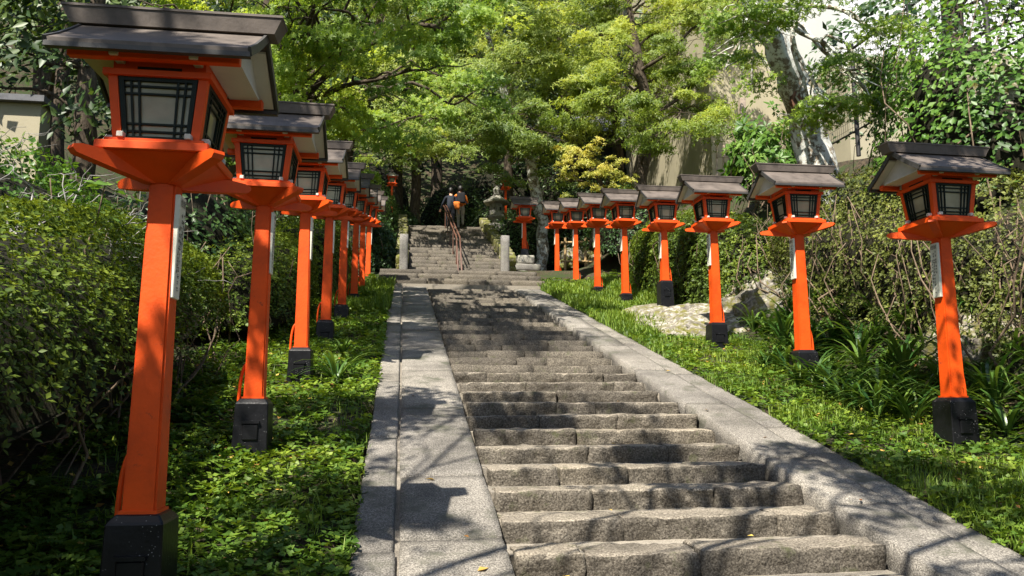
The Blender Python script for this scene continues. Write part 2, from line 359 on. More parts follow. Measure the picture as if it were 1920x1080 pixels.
# ------------------------------------------------------------------ lower stone stairs
RUN = 0.4207; RISE = RUN*TS; Y0 = 3.787
stairs = empty('stone_stairs', (0, 0, 0), kind='structure')
rs = random.Random(5)
STONES = {}
def stone_variant(L, k, near):
    key = (round(L*20), k, near)
    if key not in STONES:
        seg = (max(8, int(L*40)), 9, 8) if near else (max(4, int(L*10)), 2, 2)
        STONES[key] = block('step_stone', (L, 0.27, 0.19), 0.016 if near else 0.012, seg, 0.042 if near else 0.016, 8.0, rs.random()*9, True, 0.22)
    return STONES[key]
NSTEP = 32
for i in range(-6, NSTEP):
    y = Y0+i*RUN; z = y*TS; near = i < 11
    # worn tread behind the nosing stones
    bm = bmesh.new(); bbox(bm, XL+0.01, XR-0.01, y+0.10, y+RUN+0.16, z-0.16, z-0.012-rs.random()*0.008)
    link('tread', bm_mesh('tread', bm), 'tread', stairs)
    x = XL+rs.uniform(0.0, 0.04); end = XR-rs.uniform(0.0, 0.05)
    while x < end-0.12:
        L = rs.choice([0.34, 0.46, 0.58, 0.66, 0.78, 0.9])
        if end-(x+L) < 0.24: L = end-x
        me = stone_variant(L-0.004, rs.randrange(3), near)
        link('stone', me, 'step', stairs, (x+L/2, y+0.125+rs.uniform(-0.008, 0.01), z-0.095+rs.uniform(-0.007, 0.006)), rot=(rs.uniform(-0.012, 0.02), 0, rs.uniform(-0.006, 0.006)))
        x += L
# kerb ramps of granite slabs on both sides
def slab_row(rootname, x0, x1, joints, amp, gap, seed, lift=0.0):
    root = empty(rootname, (0, 0, 0), kind='structure'); q = random.Random(seed)
    for a, b in zip(joints[:-1], joints[1:]):
        w = x1-x0; L = (b-a)/math.cos(SLOPE_A)-gap; near = a < 9
        me = block('slab', (w, L, 0.22), 0.018, (10 if near else 3, int(L*12) if near else 4, 3), amp, 3.0, q.random()*9, True, 0.35)
        ym = (a+b)/2; c = -0.11/math.cos(SLOPE_A)
        link('slab', me, 'granite', root, ((x0+x1)/2+q.uniform(-0.004, 0.004), ym, ym*TS+c+lift+q.uniform(-0.005, 0.005)), rot=(SLOPE_A+q.uniform(-0.003, 0.003), 0, q.uniform(-0.003, 0.003)))
jl = [0.3, 1.5, 2.75, 4.01, 4.91, 6.56, 8.1, 9.5, 10.9, 12.4, 13.8, 15.2, 16.3, 17.25]
slab_row('kerb_ramp_left', 0.008, 0.53, jl, 0.010, 0.018, 3, 0.012)
slab_row('kerb_edging_left', -0.22, -0.008, [0.3, 2.0, 3.9, 5.8, 7.6, 9.6, 11.5, 13.4, 15.3, 17.25], 0.008, 0.008, 4, 0.0)
jr = [0.3, 1.6, 2.9, 4.35, 5.2, 6.7, 8.2, 9.7, 11.2, 12.6, 14.1, 15.6, 17.25]
slab_row('kerb_ramp_right', 2.505, 2.885, jr, 0.014, 0.018, 6, 0.012)
slab_row('kerb_edging_right', 2.90, 3.13, [0.3, 2.2, 4.1, 6.0, 8.0, 9.9, 11.9, 13.9, 15.6, 17.25], 0.010, 0.008, 7, 0.0)
# mortar bed under the joints
for nm, a, b in (('kerb_bed_left', -0.2, 0.50), ('kerb_bed_right', 2.54, 3.1)):
    bm = bmesh.new(); bbox(bm, a, b, 0, 1, -0.20, -0.03 if a < 0 else -0.075)
    for v in bm.verts: v.co.y = 0.2+v.co.y*17.0; v.co.z += v.co.y*TS
    tag(link(nm, bm_mesh(nm, bm), 'tread'), kind='structure')

# ------------------------------------------------------------------ wide steps and upper flight
wide = empty('landing_steps', (0, 0, 0), kind='structure')
bm = bmesh.new(); bbox(bm, -0.45, 3.25, 17.1, 19.6, 3.6, 4.205); link('landing', bm_mesh('landing', bm), 'tread', wide)
for y, zt in ((17.5, 4.40), (18.05, 4.60), (18.6, 4.79)):
    bm = bmesh.new(); bbox(bm, -0.52, 3.28, y+0.15, 19.7, 4.1, zt-0.01); link('tread', bm_mesh('tread', bm), 'tread', wide)
    x = -0.55
    while x < 3.25:
        L = rs.uniform(0.75, 1.15); L = min(L, 3.3-x)
        if 3.3-(x+L) < 0.3: L = 3.3-x
        me = block('wide_stone', (L-0.012, 0.34, 0.22), 0.02, (int(L*9)+2, 2, 3), 0.014, 6, rs.random()*9)
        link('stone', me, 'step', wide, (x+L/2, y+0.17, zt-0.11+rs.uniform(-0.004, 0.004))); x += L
upper = empty('upper_flight', (0, 0, 0), kind='structure')
UN, UR, URUN = 16, 0.173, 0.45
for i in range(UN):
    y = 19.3+i*URUN; zt = 4.79+(i+1)*UR
    bm = bmesh.new(); bbox(bm, 0.15, 2.72, y+0.14, y+URUN+0.2 if i < UN-1 else y+3.5, zt-0.3, zt-0.008); link('tread', bm_mesh('tread', bm), 'tread', upper)
    x = 0.15
    while x < 2.7:
        L = rs.uniform(0.45, 0.85)
        if 2.72-(x+L) < 0.3: L = 2.72-x
        me = stone_variant(round(L*10)/10-0.012, rs.randrange(2), False)
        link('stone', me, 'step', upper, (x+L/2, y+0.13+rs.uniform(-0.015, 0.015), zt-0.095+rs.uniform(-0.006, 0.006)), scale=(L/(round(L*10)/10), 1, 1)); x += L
ZTOP = 4.79+UN*UR

# ------------------------------------------------------------------ vermilion lanterns
def head_meshes():
    D = {}
    bm = bmesh.new(); bbox(bm, -.215, .215, -.215, .215, -.018, .018); bevel(bm, .004)
    bbox(bm, -.060, .060, -.060, .060, -.108, -.0185, taper=(.140, .140)); bbox(bm, -.188, .188, -.188, .188, .0185, .036)
    D['tray'] = bm_mesh('tray', bm)
    bm = bmesh.new()                                              # one diagonal arm, pointing along +x
    w = .024; prof = [(.03, -.02), (.355, -.02), (.382, -.028), (.386, -.042), (.372, -.058), (.22, -.088), (.08, -.112), (.03, -.112)]
    A = [bm.verts.new((x, -w, z)) for x, z in prof]; B_ = [bm.verts.new((x, w, z)) for x, z in prof]
    bm.faces.new(A); bm.faces.new(B_[::-1])
    for i in range(len(prof)):
        j = (i+1) % len(prof); bm.faces.new([A[j], A[i], B_[i], B_[j]])
    bmesh.ops.recalc_face_normals(bm, faces=bm.faces)
    D['arm'] = bm_mesh('bracket_arm', bm)
    bm = bmesh.new()                                              # corner post at (-,-), leaning outwards
    b, t = .147, .176; s = .0175
    v, f = bbox(bm, -s, s, -s, s, 0, .29)
    for q in v:
        c = -b-(t-b)*q.co.z/.29; q.co.x += c; q.co.y += c; q.co.z += .03
    D['corner'] = bm_mesh('corner_post', bm)
    bm = bmesh.new()
    for a in range(4):                                            # rail round the top of the body
        m = Matrix.Rotation(a*math.pi/2, 4, 'Z'); v, f = bbox(bm, -.207, .207, -.206, -.176, .290, .314)
        for q in v: q.co.z += 0.0015*(a % 2); q.co = m @ q.co
    D['rail'] = bm_mesh('top_rail', bm)
    bm = bmesh.new(); bbox(bm, -.178, .178, -.178, .178, .300, .43); D['frieze'] = bm_mesh('frieze', bm)
    bm = bmesh.new(); bbox(bm, -.085, .085, -.1815, -.170, .325, .336); D['slot'] = bm_mesh('vent_slot', bm)
    zb, zt = .037, .290; hb, ht = .127, .152
    def fp(u, v, d):                                              # window plane point: u -1..1, v 0..1, d outwards
        z = zb+(zt-zb)*v; h = hb+(ht-hb)*v; return Vector((u*h, -(.154+.026*v)-d, z))
    def fbar(bm, u0, u1, v0, v1, d0, d1):
        q = [bm.verts.new(fp(u, v, d)) for d in (d0, d1) for u, v in ((u0, v0), (u1, v0), (u1, v1), (u0, v1))]
        for f in ((3, 2, 1, 0), (4, 5, 6, 7), (0, 1, 5, 4), (1, 2, 6, 5), (2, 3, 7, 6), (3, 0, 4, 7)): bm.faces.new([q[i] for i in f])
    bm = bmesh.new()
    fbar(bm, -1, -.87, 0, 1, -.008, .010); fbar(bm, .87, 1, 0, 1, -.008, .010); fbar(bm, -.87, .87, 0, .06, -.008, .0095); fbar(bm, -.87, .87, .94, 1, -.008, .0095)
    for u in (-.70, -.50, .50, .70): fbar(bm, u-.028, u+.028, .06, .94, -.004, .006)
    for v in (.14, .26, .74, .86): fbar(bm, -.87, .87, v-.016, v+.016, -.004, .0052)
    bmesh.ops.recalc_face_normals(bm, faces=bm.faces); D['lattice'] = bm_mesh('window', bm)
    bm = bmesh.new(); fbar(bm, -.95, .95, .02, .98, -.013, -.006); bmesh.ops.recalc_face_normals(bm, faces=bm.faces); D['pane'] = bm_mesh('pane', bm)
    bm = bmesh.new(); bbox(bm, -.325, .325, -.018, .018, .338, .378); bevel(bm, .003); D['purlin'] = bm_mesh('purlin', bm)
    bm = bmesh.new(); bbox(bm, -.017, .017, -.268, -.17, .344, .372); bevel(bm, .003); D['beam_end'] = bm_mesh('beam_end', bm)
    bm = bmesh.new(); bbox(bm, -.013, .013, -.198, -.165, .0365, .060); bevel(bm, .003); D['sill_end'] = bm_mesh('sill_end', bm)
    # roof: two thin sheets with a slight sag, eave boards, soffit, gables, ridge cap
    bm = bmesh.new(); R_ = .375
    pr = [(0, .592), (.11, .512), (.22, .438), (.325, .376)]
    for sg in (-1, 1):
        top = [[bm.verts.new((x, sg*y, z)) for y, z in pr] for x in (-R_, R_)]
        bot = [[bm.verts.new((x, sg*y, z-.016)) for y, z in pr] for x in (-R_, R_)]
        for i in range(3):
            bm.faces.new([top[0][i], top[1][i], top[1][i+1], top[0][i+1]]); bm.faces.new([bot[0][i], bot[0][i+1], bot[1][i+1], bot[1][i]])
            for e in (0, 1): bm.faces.new([top[e][i], top[e][i+1], bot[e][i+1], bot[e][i]])
        bm.faces.new([top[0][3], top[1][3], bot[1][3], bot[0][3]])
    bmesh.ops.recalc_face_normals(bm, faces=bm.faces); D['roof'] = bm_mesh('roof', bm)
    bm = bmesh.new()
    for sg in (-1, 1):
        y0, y1 = sorted((sg*.300, sg*.3285)); bbox(bm, -R_-.004, R_+.004, y0, y1, .340, .3590)
        for sx in (-1, 1):                                        # dark barge strips along the gable edge
            for (ya, za), (yb, zb2) in zip(pr[:-1], pr[1:]):
                bar(bm, (sx*(R_+.003), sg*ya, za-.014), (sx*(R_+.003), sg*yb, zb2-.014), .012, .036)
    D['eave'] = bm_mesh('eave_board', bm)
    bm = bmesh.new()
    for sg in (-1, 1):                                            # white soffit boards
        v = [bm.verts.new((sx*(R_-.012), sg*y, z-.0195-d)) for d in (0, .010) for sx, y, z in ((-1, .05, .553), (1, .05, .553), (1, .298, .3925), (-1, .298, .3925))]
        for f in ((0, 1, 2, 3), (7, 6, 5, 4), (0, 4, 5, 1), (1, 5, 6, 2), (2, 6, 7, 3), (3, 7, 4, 0)): bm.faces.new([v[i] for i in f])
    bmesh.ops.recalc_face_normals(bm, faces=bm.faces); D['soffit'] = bm_mesh('soffit', bm)
    bm = bmesh.new()                                              # gable board at +x
    pg = [(-.255, .388), (.255, .388), (.045, .535), (0, .553), (-.045, .535)]
    A = [bm.verts.new((.285, y, z)) for y, z in pg]; B_ = [bm.verts.new((.300, y, z)) for y, z in pg]
    bm.faces.new(A[::-1]); bm.faces.new(B_)
    for i in range(5): j = (i+1) % 5; bm.faces.new([A[i], A[j], B_[j], B_[i]])
    bbox(bm, .18, .31, -.25, .25, .372, .3875)
    bmesh.ops.recalc_face_normals(bm, faces=bm.faces); D['gable'] = bm_mesh('gable_board', bm)
    bm = bmesh.new()
    v, f = bbox(bm, -.415, .415, -.050, .050, .572, .640, taper=(.032, .012))
    bbox(bm, -.450, .450, -.066, .066, .6405, .651); D['ridge'] = bm_mesh('ridge_cap', bm)
    return D
HM = head_meshes()
def base_mesh(h):
    bm = bmesh.new()
    lv = [(-h, .116), (-.03, .106), (0, .080)]
    rings = [[bm.verts.new((sx*a, sy*a, z)) for sx, sy in ((-1, -1), (1, -1), (1, 1), (-1, 1))] for z, a in lv]
    for a, b in zip(rings[:-1], rings[1:]):
        for i in range(4): j = (i+1) % 4; bm.faces.new([a[i], a[j], b[j], b[i]])
    bm.faces.new(rings[-1]); bm.faces.new(rings[0][::-1])
    bmesh.ops.bevel(bm, geom=[e for e in bm.edges], offset=.006, segments=1, affect='EDGES')
    return bm_mesh('base_block', bm)
BASES = {}
def panel_mesh():
    bm = bmesh.new(); bbox(bm, -.050, .050, -.124, -.104, -.27, -.165); bevel(bm, .005); bbox(bm, -.058, .058, -.130, -.104, -.163, -.147)
    return bm_mesh('meter_lid', bm)
PANEL = panel_mesh()
def post_mesh():
    bm = bmesh.new(); v, f = bbox(bm, -.064, .064, -.064, .064, 0, 1, taper=(-.012, -.012))
    bmesh.ops.bevel(bm, geom=[e for e in bm.edges if abs(e.verts[0].co.z-e.verts[1].co.z) > .5], offset=.009, segments=2, affect='EDGES')
    return bm_mesh('post', bm)
POST = post_mesh()
def foot_mesh():
    bm = bmesh.new(); bbox(bm, -.072, .072, -.072, .072, -.002, .012); D = .087
    return bm_mesh('foot_flange', bm)
FOOT = foot_mesh()
def conduit_mesh():
    t = np.linspace(0, 1, 15); pts = np.stack([-.052-.062*np.sin(t*1.5708)**.55, 0.02+0*t, .27*(1-t**1.6)-.03], -1)
    V, F = tube_arrays([(pts, .0115)], 8); return np_mesh('conduit', V, F, smooth=True)
CONDUIT = conduit_mesh()
def plaque_mesh():
    bm = bmesh.new(); bbox(bm, 0, .022, -.042, .042, -.43, 0); bevel(bm, .003); return bm_mesh('plaque', bm)
PLAQUE = plaque_mesh()
def glyphs(chars):
    """brushed characters as thin meshes lying in the y-z plane, facing +x"""
    V, F = [], []
    dg = None
    for ch, y, z, s in chars:
        cu = bpy.data.curves.new('g', 'FONT'); cu.body = ch; cu.size = s; cu.align_x = 'CENTER'; cu.resolution_u = 2
        ob = bpy.data.objects.new('g', cu); COL.objects.link(ob); dg = bpy.context.evaluated_depsgraph_get(); dg.update()
        me = bpy.data.meshes.new_from_object(ob.evaluated_get(dg)); o = len(V)
        for v in me.vertices: V.append((.0235, y+v.co.x, z+v.co.y))
        for p in me.polygons: F.append([o+i for i in p.vertices])
        bpy.data.objects.remove(ob); bpy.data.curves.remove(cu); bpy.data.meshes.remove(me)
    return V, F
def lettering_mesh(seed, mirror):
    q = random.Random(seed)
    a, b = ('\u71c8', '\u732e')                                   # the two large characters at the head, read right to left
    V, F = glyphs([(a, -.018, -.045, .036), (b, .018, -.045, .036)])
    # the written columns below, too small to read: short brush strokes
    for cy, z0, z1 in ((.020, -.075, -.25), (-.002, -.08, -.39), (-.022, -.14, -.33)):
        z = z0
        while z > z1:
            for k in range(q.randint(3, 5)):
                h = q.random() < .55; yy = cy+q.uniform(-.004, .004); zz = z+q.uniform(-.008, .008)
                l, w = (q.uniform(.005, .009), .0016) if h else (.0016, q.uniform(.005, .010))
                o = len(V); V += [(.0235, yy-l, zz-w), (.0235, yy+l, zz-w), (.0235, yy+l, zz+w), (.0235, yy-l, zz+w)]; F.append([o, o+1, o+2, o+3])
            z -= q.uniform(.022, .03)
    me = bpy.data.meshes.new('lettering'); me.from_pydata(V, [], F); return me
LETTER = [lettering_mesh(s, 0) for s in (1, 2, 3)]

def lantern(X, Y, ztray, zbase, side, label, base_h, idx, scale=1.0, rz=0.0, plaque=True, group=None, ground=None, cat='lantern'):
    """side +1: path lies towards +x. zbase is where the red post meets the black base"""
    q = random.Random(100+idx)
    zg = zbase-base_h
    root = empty('post_lantern', (X, Y, zg), rz+q.uniform(-.02, .02), label, cat, group)
    root.rotation_euler.x = q.uniform(-.006, .006); root.rotation_euler.y = q.uniform(-.006, .006); root.scale = (scale,)*3
    b = base_h/scale; T = (ztray-zbase)/scale+b
    P = lambda n, me, mat, loc, **k: link(n, me, mat, k.pop('parent', root), loc, **k)
    kb = round(base_h/scale, 2)
    if kb not in BASES: BASES[kb] = base_mesh(kb)
    P('base_block', BASES[kb], 'black', (0, 0, b)); 
    if kb > .3: P('meter_lid', PANEL, 'black', (0, 0, b))
    pl = T-.10-b
    P('post', POST, 'redworn', (0, 0, b), scale=(1, 1, pl)); P('foot_flange', FOOT, 'red', (0, 0, b))
    P('conduit', CONDUIT, 'red', (0, .03, b), rot=(0, 0, 0 if side > 0 else math.pi))
    if plaque:
        pq = P('plaque', PLAQUE, 'plaque', (side*.0515, -.004, T-.15), rot=(q.uniform(-.02, .02), side*.012, 0 if side > 0 else math.pi))
        link('lettering', LETTER[idx % 3], 'ink', pq, kind='stuff')
    P('tray', HM['tray'], 'red', (0, 0, T))
    for a in range(4):
        P('bracket_arm', HM['arm'], 'red', (0, 0, T), rot=(0, 0, math.pi/4+a*math.pi/2)); P('corner_post', HM['corner'], 'red', (0, 0, T), rot=(0, 0, a*math.pi/2))
        w = P('window', HM['lattice'], 'lattice', (0, 0, T), rot=(0, 0, a*math.pi/2)); link('pane', HM['pane'], 'pane', w)
        P('vent_slot', HM['slot'], 'slot', (0, 0, T), rot=(0, 0, a*math.pi/2))
        for u in (-.128, .128): P('sill_end', HM['sill_end'], 'white', (0, 0, T), rot=(0, 0, a*math.pi/2)).location = Matrix.Rotation(a*math.pi/2, 3, 'Z') @ Vector((u, 0, 0))+Vector((0, 0, T))
    P('top_rail', HM['rail'], 'red', (0, 0, T)); P('frieze', HM['frieze'], 'red', (0, 0, T))
    for sg in (-1, 1):
        P('purlin', HM['purlin'], 'red', (0, sg*.238, T))
        for u in (-.15, .15): P('beam_end', HM['beam_end'], 'white', (u, 0, T), rot=(0, 0, 0 if sg < 0 else math.pi))
    rf = P('roof', HM['roof'], 'roof', (0, 0, T)); link('eave_board', HM['eave'], 'roofedge', rf); link('soffit', HM['soffit'], 'white', rf); link('ridge_cap', HM['ridge'], 'roof', rf)
    for a in (0, 1): link('gable_board', HM['gable'], 'white', rf, rot=(0, 0, a*math.pi))
    return root
ordn = ['lowest', 'second', 'third', 'fourth', 'fifth', 'sixth', 'seventh', 'topmost']
LEFT = [(-.99, 3.31, 2.64, 1.215), (-.97, 5.45, 3.09, 1.66), (-.97, 7.85, 3.62, 2.16), (-.97, 10.2, 4.13, 2.67), (-.94, 12.4, 4.63, 3.14), (-.89, 14.6, 5.07, 3.61), (-.87, 16.9, 5.56, 4.08), (-.85, 19.2, 6.05, 4.63)]
for i, (x, y, zt, zb) in enumerate(LEFT):
    g = gz(x, y); lantern(x, y, zt, zb, 1, 'vermilion post lantern, %s in the row beside the clipped hedge' % (ordn[i] if i in (0, 7) else ordn[i]+' from the bottom'), max(.2, zb-g+.06), i, group='lanterns along the stone steps')
RIGHT = [(4.2, 5.45, 3.02, 1.67, 0), (4.12, 7.5, 3.48, 2.16, 0), (4.12, 9.7, 4.0, 2.66, 0), (4.28, 12.1, 4.54, 3.59, .52), (4.26, 14.3, 5.08, 3.68, 0), (4.28, 16.5, 5.59, 4.13, 0), (4.3, 18.7, 6.05, 4.62, 0), (4.27, 20.9, 6.54, 5.12, 0)]
rl = ['with strap leaves round its foot, lowest on the boulder side', 'with strap leaves round its foot, second up on the boulder side', 'standing just in front of the pale boulder', 'standing on top of the pale boulder', 'standing in grass, next above the pale boulder', 'sixth up in the row on the boulder side', 'seventh up on the boulder side, before bamboo rails', 'topmost of its row, by the lichened trunk']
for i, (x, y, zt, zb, bh) in enumerate(RIGHT):
    g = gz(x, y); lantern(x, y, zt, zb, -1, 'vermilion post lantern '+rl[i], bh or max(.22, zb-g+.06), 20+i, group='lanterns along the stone steps')
lantern(3.52, 22.0, 6.94, 6.03, -1, 'short vermilion lantern standing on a stepped stone pedestal', .24, 40)
lantern(-.40, 25.6, 8.86, 7.75, 1, 'small vermilion lantern on slim post left of the upper stairs', .15, 41, scale=.62, rz=math.pi/2, plaque=False)
lantern(3.45, 25.6, 8.87, 7.75, -1, 'small vermilion lantern on slim post behind the stone lantern', .15, 42, scale=.62, rz=math.pi/2, plaque=False)

# ------------------------------------------------------------------ foliage tools
def frames(nrm, rng, along=None):
    n = nrm/(np.linalg.norm(nrm, axis=1)[:, None]+1e-9)
    r = rng.normal(size=n.shape) if along is None else along+rng.normal(size=n.shape)*0.35
    x = r-n*(r*n).sum(1)[:, None]; x /= np.linalg.norm(x, axis=1)[:, None]+1e-9
    return np.stack([x, np.cross(n, x), n], 1)
def leaf_tpl(w=0.22, fold=0.06):
    return np.array([(0, 0, 0), (.42, -w, fold), (1, 0, -.04), (.42, w, fold)], float), np.array([(0, 1, 2), (0, 2, 3)])
def star_tpl(lobes=5):
    V = [(0, 0, 0)]; F = []
    an = np.linspace(-2.15, 2.15, lobes); ln = [.55, .85, 1.0, .85, .55] if lobes == 5 else [.6, 1, .6]
    for k, (a, l) in enumerate(zip(an, ln)):
        i = len(V); hw = .17*l+.03
        V += [(.42*l*math.cos(a)+hw*math.sin(a), .42*l*math.sin(a)-hw*math.cos(a), .03), (l*math.cos(a), l*math.sin(a), -.10), (.42*l*math.cos(a)-hw*math.sin(a), .42*l*math.sin(a)+hw*math.cos(a), .03)]
        F += [(0, i, i+1), (0, i+1, i+2)]
    return np.array(V, float), np.array(F)
def multi_tpl(k, w, tilt, l0=.12):
    """rosette of k leaves round a point"""
    v, f = leaf_tpl(w); V, F = [], []
    for i in range(k):
        a = 2*math.pi*i/k+.3*i; t = tilt*(0.7+0.6*((i*37) % 10)/10)
        p = v.copy(); p[:, 0] += l0
        x = p[:, 0]*math.cos(t)-p[:, 2]*math.sin(t); z = p[:, 0]*math.sin(t)+p[:, 2]*math.cos(t); y = p[:, 1]
        F.append(f+len(V)*4); V.append(np.stack([x*math.cos(a)-y*math.sin(a), x*math.sin(a)+y*math.cos(a), z], 1))
    return np.concatenate(V), np.concatenate(F)
def spray_tpl(seed, n=9, w=.2):
    """a twig end with small leaves in a loose flat spray"""
    q = np.random.default_rng(seed); v, f = leaf_tpl(w); V, F = [], []
    for i in range(n):
        t = i/(n-1); a = q.normal(0, .9)+(1 if i % 2 else -1)*.8*(1-t*.6)
        p = v*(.30+.12*q.random()); p[:, 2] += p[:, 1]*q.normal(0, .35)
        x = p[:, 0]*math.cos(a)-p[:, 1]*math.sin(a)+t*.8-.35; y = p[:, 0]*math.sin(a)+p[:, 1]*math.cos(a)
        F.append(f+len(V)*4); V.append(np.stack([x, y, p[:, 2]+q.normal(0, .06)-.15*t*t], 1))
    return np.concatenate(V), np.concatenate(F)
T_LEAF, T_BROAD, T_STAR, T_STAR3 = leaf_tpl(.24), leaf_tpl(.30), star_tpl(5), star_tpl(3)
T_ROS = multi_tpl(4, .28, .55); T_TREF = multi_tpl(3, .42, .25, .05); T_WHORL = multi_tpl(7, .20, .15, .1); T_SPRAY = spray_tpl(3)
def scatter(name, P, nrm, size, tpl, rng, tint=None, along=None):
    V, F = tpl; N = len(P); fr = frames(nrm, rng, along)
    size = np.broadcast_to(size, (N,))*rng.uniform(.7, 1.25, N)
    W = np.einsum('mk,nkj->nmj', V, fr)*size[:, None, None]+P[:, None]
    FF = F[None]+(np.arange(N)*len(V))[:, None, None]
    tn = rng.random(N) if tint is None else np.clip(tint+rng.normal(0, .16, N), 0, 1)
    return np_mesh(name, W.reshape(-1, 3), FF.reshape(-1, F.shape[1]), np.repeat(tn, len(V)))
def pad_points(c, r, n, rng, gap=.45, gs=1.6):
    """points of a flattened, ragged leaf layer; noise leaves gaps"""
    d = rng.normal(size=(n*2, 3)); d /= np.linalg.norm(d, axis=1)[:, None]; d *= (rng.random(n*2)**.45)[:, None]
    d[:, 2] = np.abs(d[:, 2])*.9-.25+.35*(1-np.hypot(d[:, 0], d[:, 1]))-.25*np.hypot(d[:, 0], d[:, 1])**2
    P = d*np.asarray(r)+np.asarray(c)
    P += (np.stack([vnoise(P+k*7.7, .9) for k in range(3)], 1)-.5)*np.asarray(r)*.7
    k = fbm(P, gs, 3) > gap-.06*rng.random(len(P)); P = P[k][:n]
    return P
def bend(a, b, rng, n=7, sag=.12, wob=.05):
    a, b = np.asarray(a, float), np.asarray(b, float); t = np.linspace(0, 1, n)[:, None]; L = np.linalg.norm(b-a)
    p = a+(b-a)*t; p[:, 2] += (np.sin(t[:, 0]*np.pi)*L*sag)
    for k in range(1, 5): p = p+np.sin(t*np.pi*k)*rng.normal(size=3)*L*wob*1.6/k
    return p
def tree(name, label, trunk, radii, pads, mat, leaf, tpl, n_per_m2, seed, bark='bark', group=None, gap=.45, cat='tree', up=.8, gs=1.6, twigs=5, sub=0, first=.34, brs=1.0):
    """trunk: points; pads: (centre, (rx,ry,rz)); every pad hangs on a branch"""
    rng = np.random.default_rng(seed); trunk = np.asarray(trunk, float)
    root = empty(name, trunk[0], 0, label, cat, group); o = -trunk[0]
    # finer, slightly crooked trunk
    t = np.linspace(0, len(trunk)-1, 4*len(trunk)); tp = np.stack([np.interp(t, range(len(trunk)), trunk[:, k]) for k in range(3)], 1); tr = np.interp(t, range(len(trunk)), radii)
    tp[1:-1] += rng.normal(size=(len(tp)-2, 3))*tr[1:-1, None]*.16
    V, F = tube_arrays([(tp+o, tr)], 12)
    V = V+(np.stack([vnoise(V*1.0+k*5, 4) for k in range(3)], 1)-.5)*np.mean(radii)*.35
    link('trunk', np_mesh('trunk', V, F, smooth=True), bark, root)
    br, PP, NN, TT = [], [], [], []
    for c, r in pads:
        c = np.asarray(c, float); r = np.asarray(r, float)
        dz = tp[:, 2]-(c[2]-.5*np.linalg.norm((tp-c)[:, :2], axis=1)); i = int(np.argmin(abs(dz)+.2*np.linalg.norm(tp-c, axis=1))); i = max(i, int(len(tp)*first))
        e = c-[0, 0, r[2]*.3]; L = np.linalg.norm(e-tp[i]); r0 = min(tr[i]*.7, .02+.013*L)*brs
        p = bend(tp[i], e, rng, 14, .08, .035); br.append((p+o, np.linspace(r0, r0*.35, 14)))
        for k in range(twigs):
            a = rng.uniform(0, 2*np.pi); q = e+np.array([math.cos(a)*r[0]*.85, math.sin(a)*r[1]*.85, rng.uniform(-.2, .5)*r[2]])
            st = p[rng.integers(7, 14)]; br.append((bend(st, q, rng, 8, .06, .05)+o, np.linspace(r0*.38, r0*.10, 8)))
        n = int(n_per_m2*r[0]*r[1]*3.1)
        if sub:                                                   # break the layer up into many small ragged clumps
            Q = []
            for k in range(sub):
                f = rng.uniform(.30, .55); cc = c+rng.normal(size=3)*r*np.array([.62, .62, 1.1]); Q.append(pad_points(cc, r[[0, 1, 0]]*[f, f, f*.5], int(n/sub), rng, gap, gs*1.5))
            P = np.concatenate(Q)
        else: P = pad_points(c, r, n, rng, gap, gs)
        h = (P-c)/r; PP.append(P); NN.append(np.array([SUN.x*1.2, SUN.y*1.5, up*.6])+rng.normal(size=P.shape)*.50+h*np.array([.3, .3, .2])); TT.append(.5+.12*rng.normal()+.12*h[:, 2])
    if br: link('branches', tubes('branches', br, 6), 'bark' if first < .7 else bark, root, kind='stuff')
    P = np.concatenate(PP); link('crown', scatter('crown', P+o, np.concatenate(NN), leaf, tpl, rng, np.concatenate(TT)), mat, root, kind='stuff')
    return root
def cubeshell(n, size, rng, p=4.0):
    a, b, c = size; w = np.array([b*c, b*c, a*c, a*c, a*b, a*b*.0]); w /= w.sum()
    f = rng.choice(6, n, p=w); u = rng.uniform(-1, 1, (n, 3)); ax = f//2; sg = np.where(f % 2, -1, 1)
    sg = np.where(f == 4, 1, sg); u[np.arange(n), ax] = sg
    return u/((np.abs(u)**p).sum(1)**(1/p))[:, None]
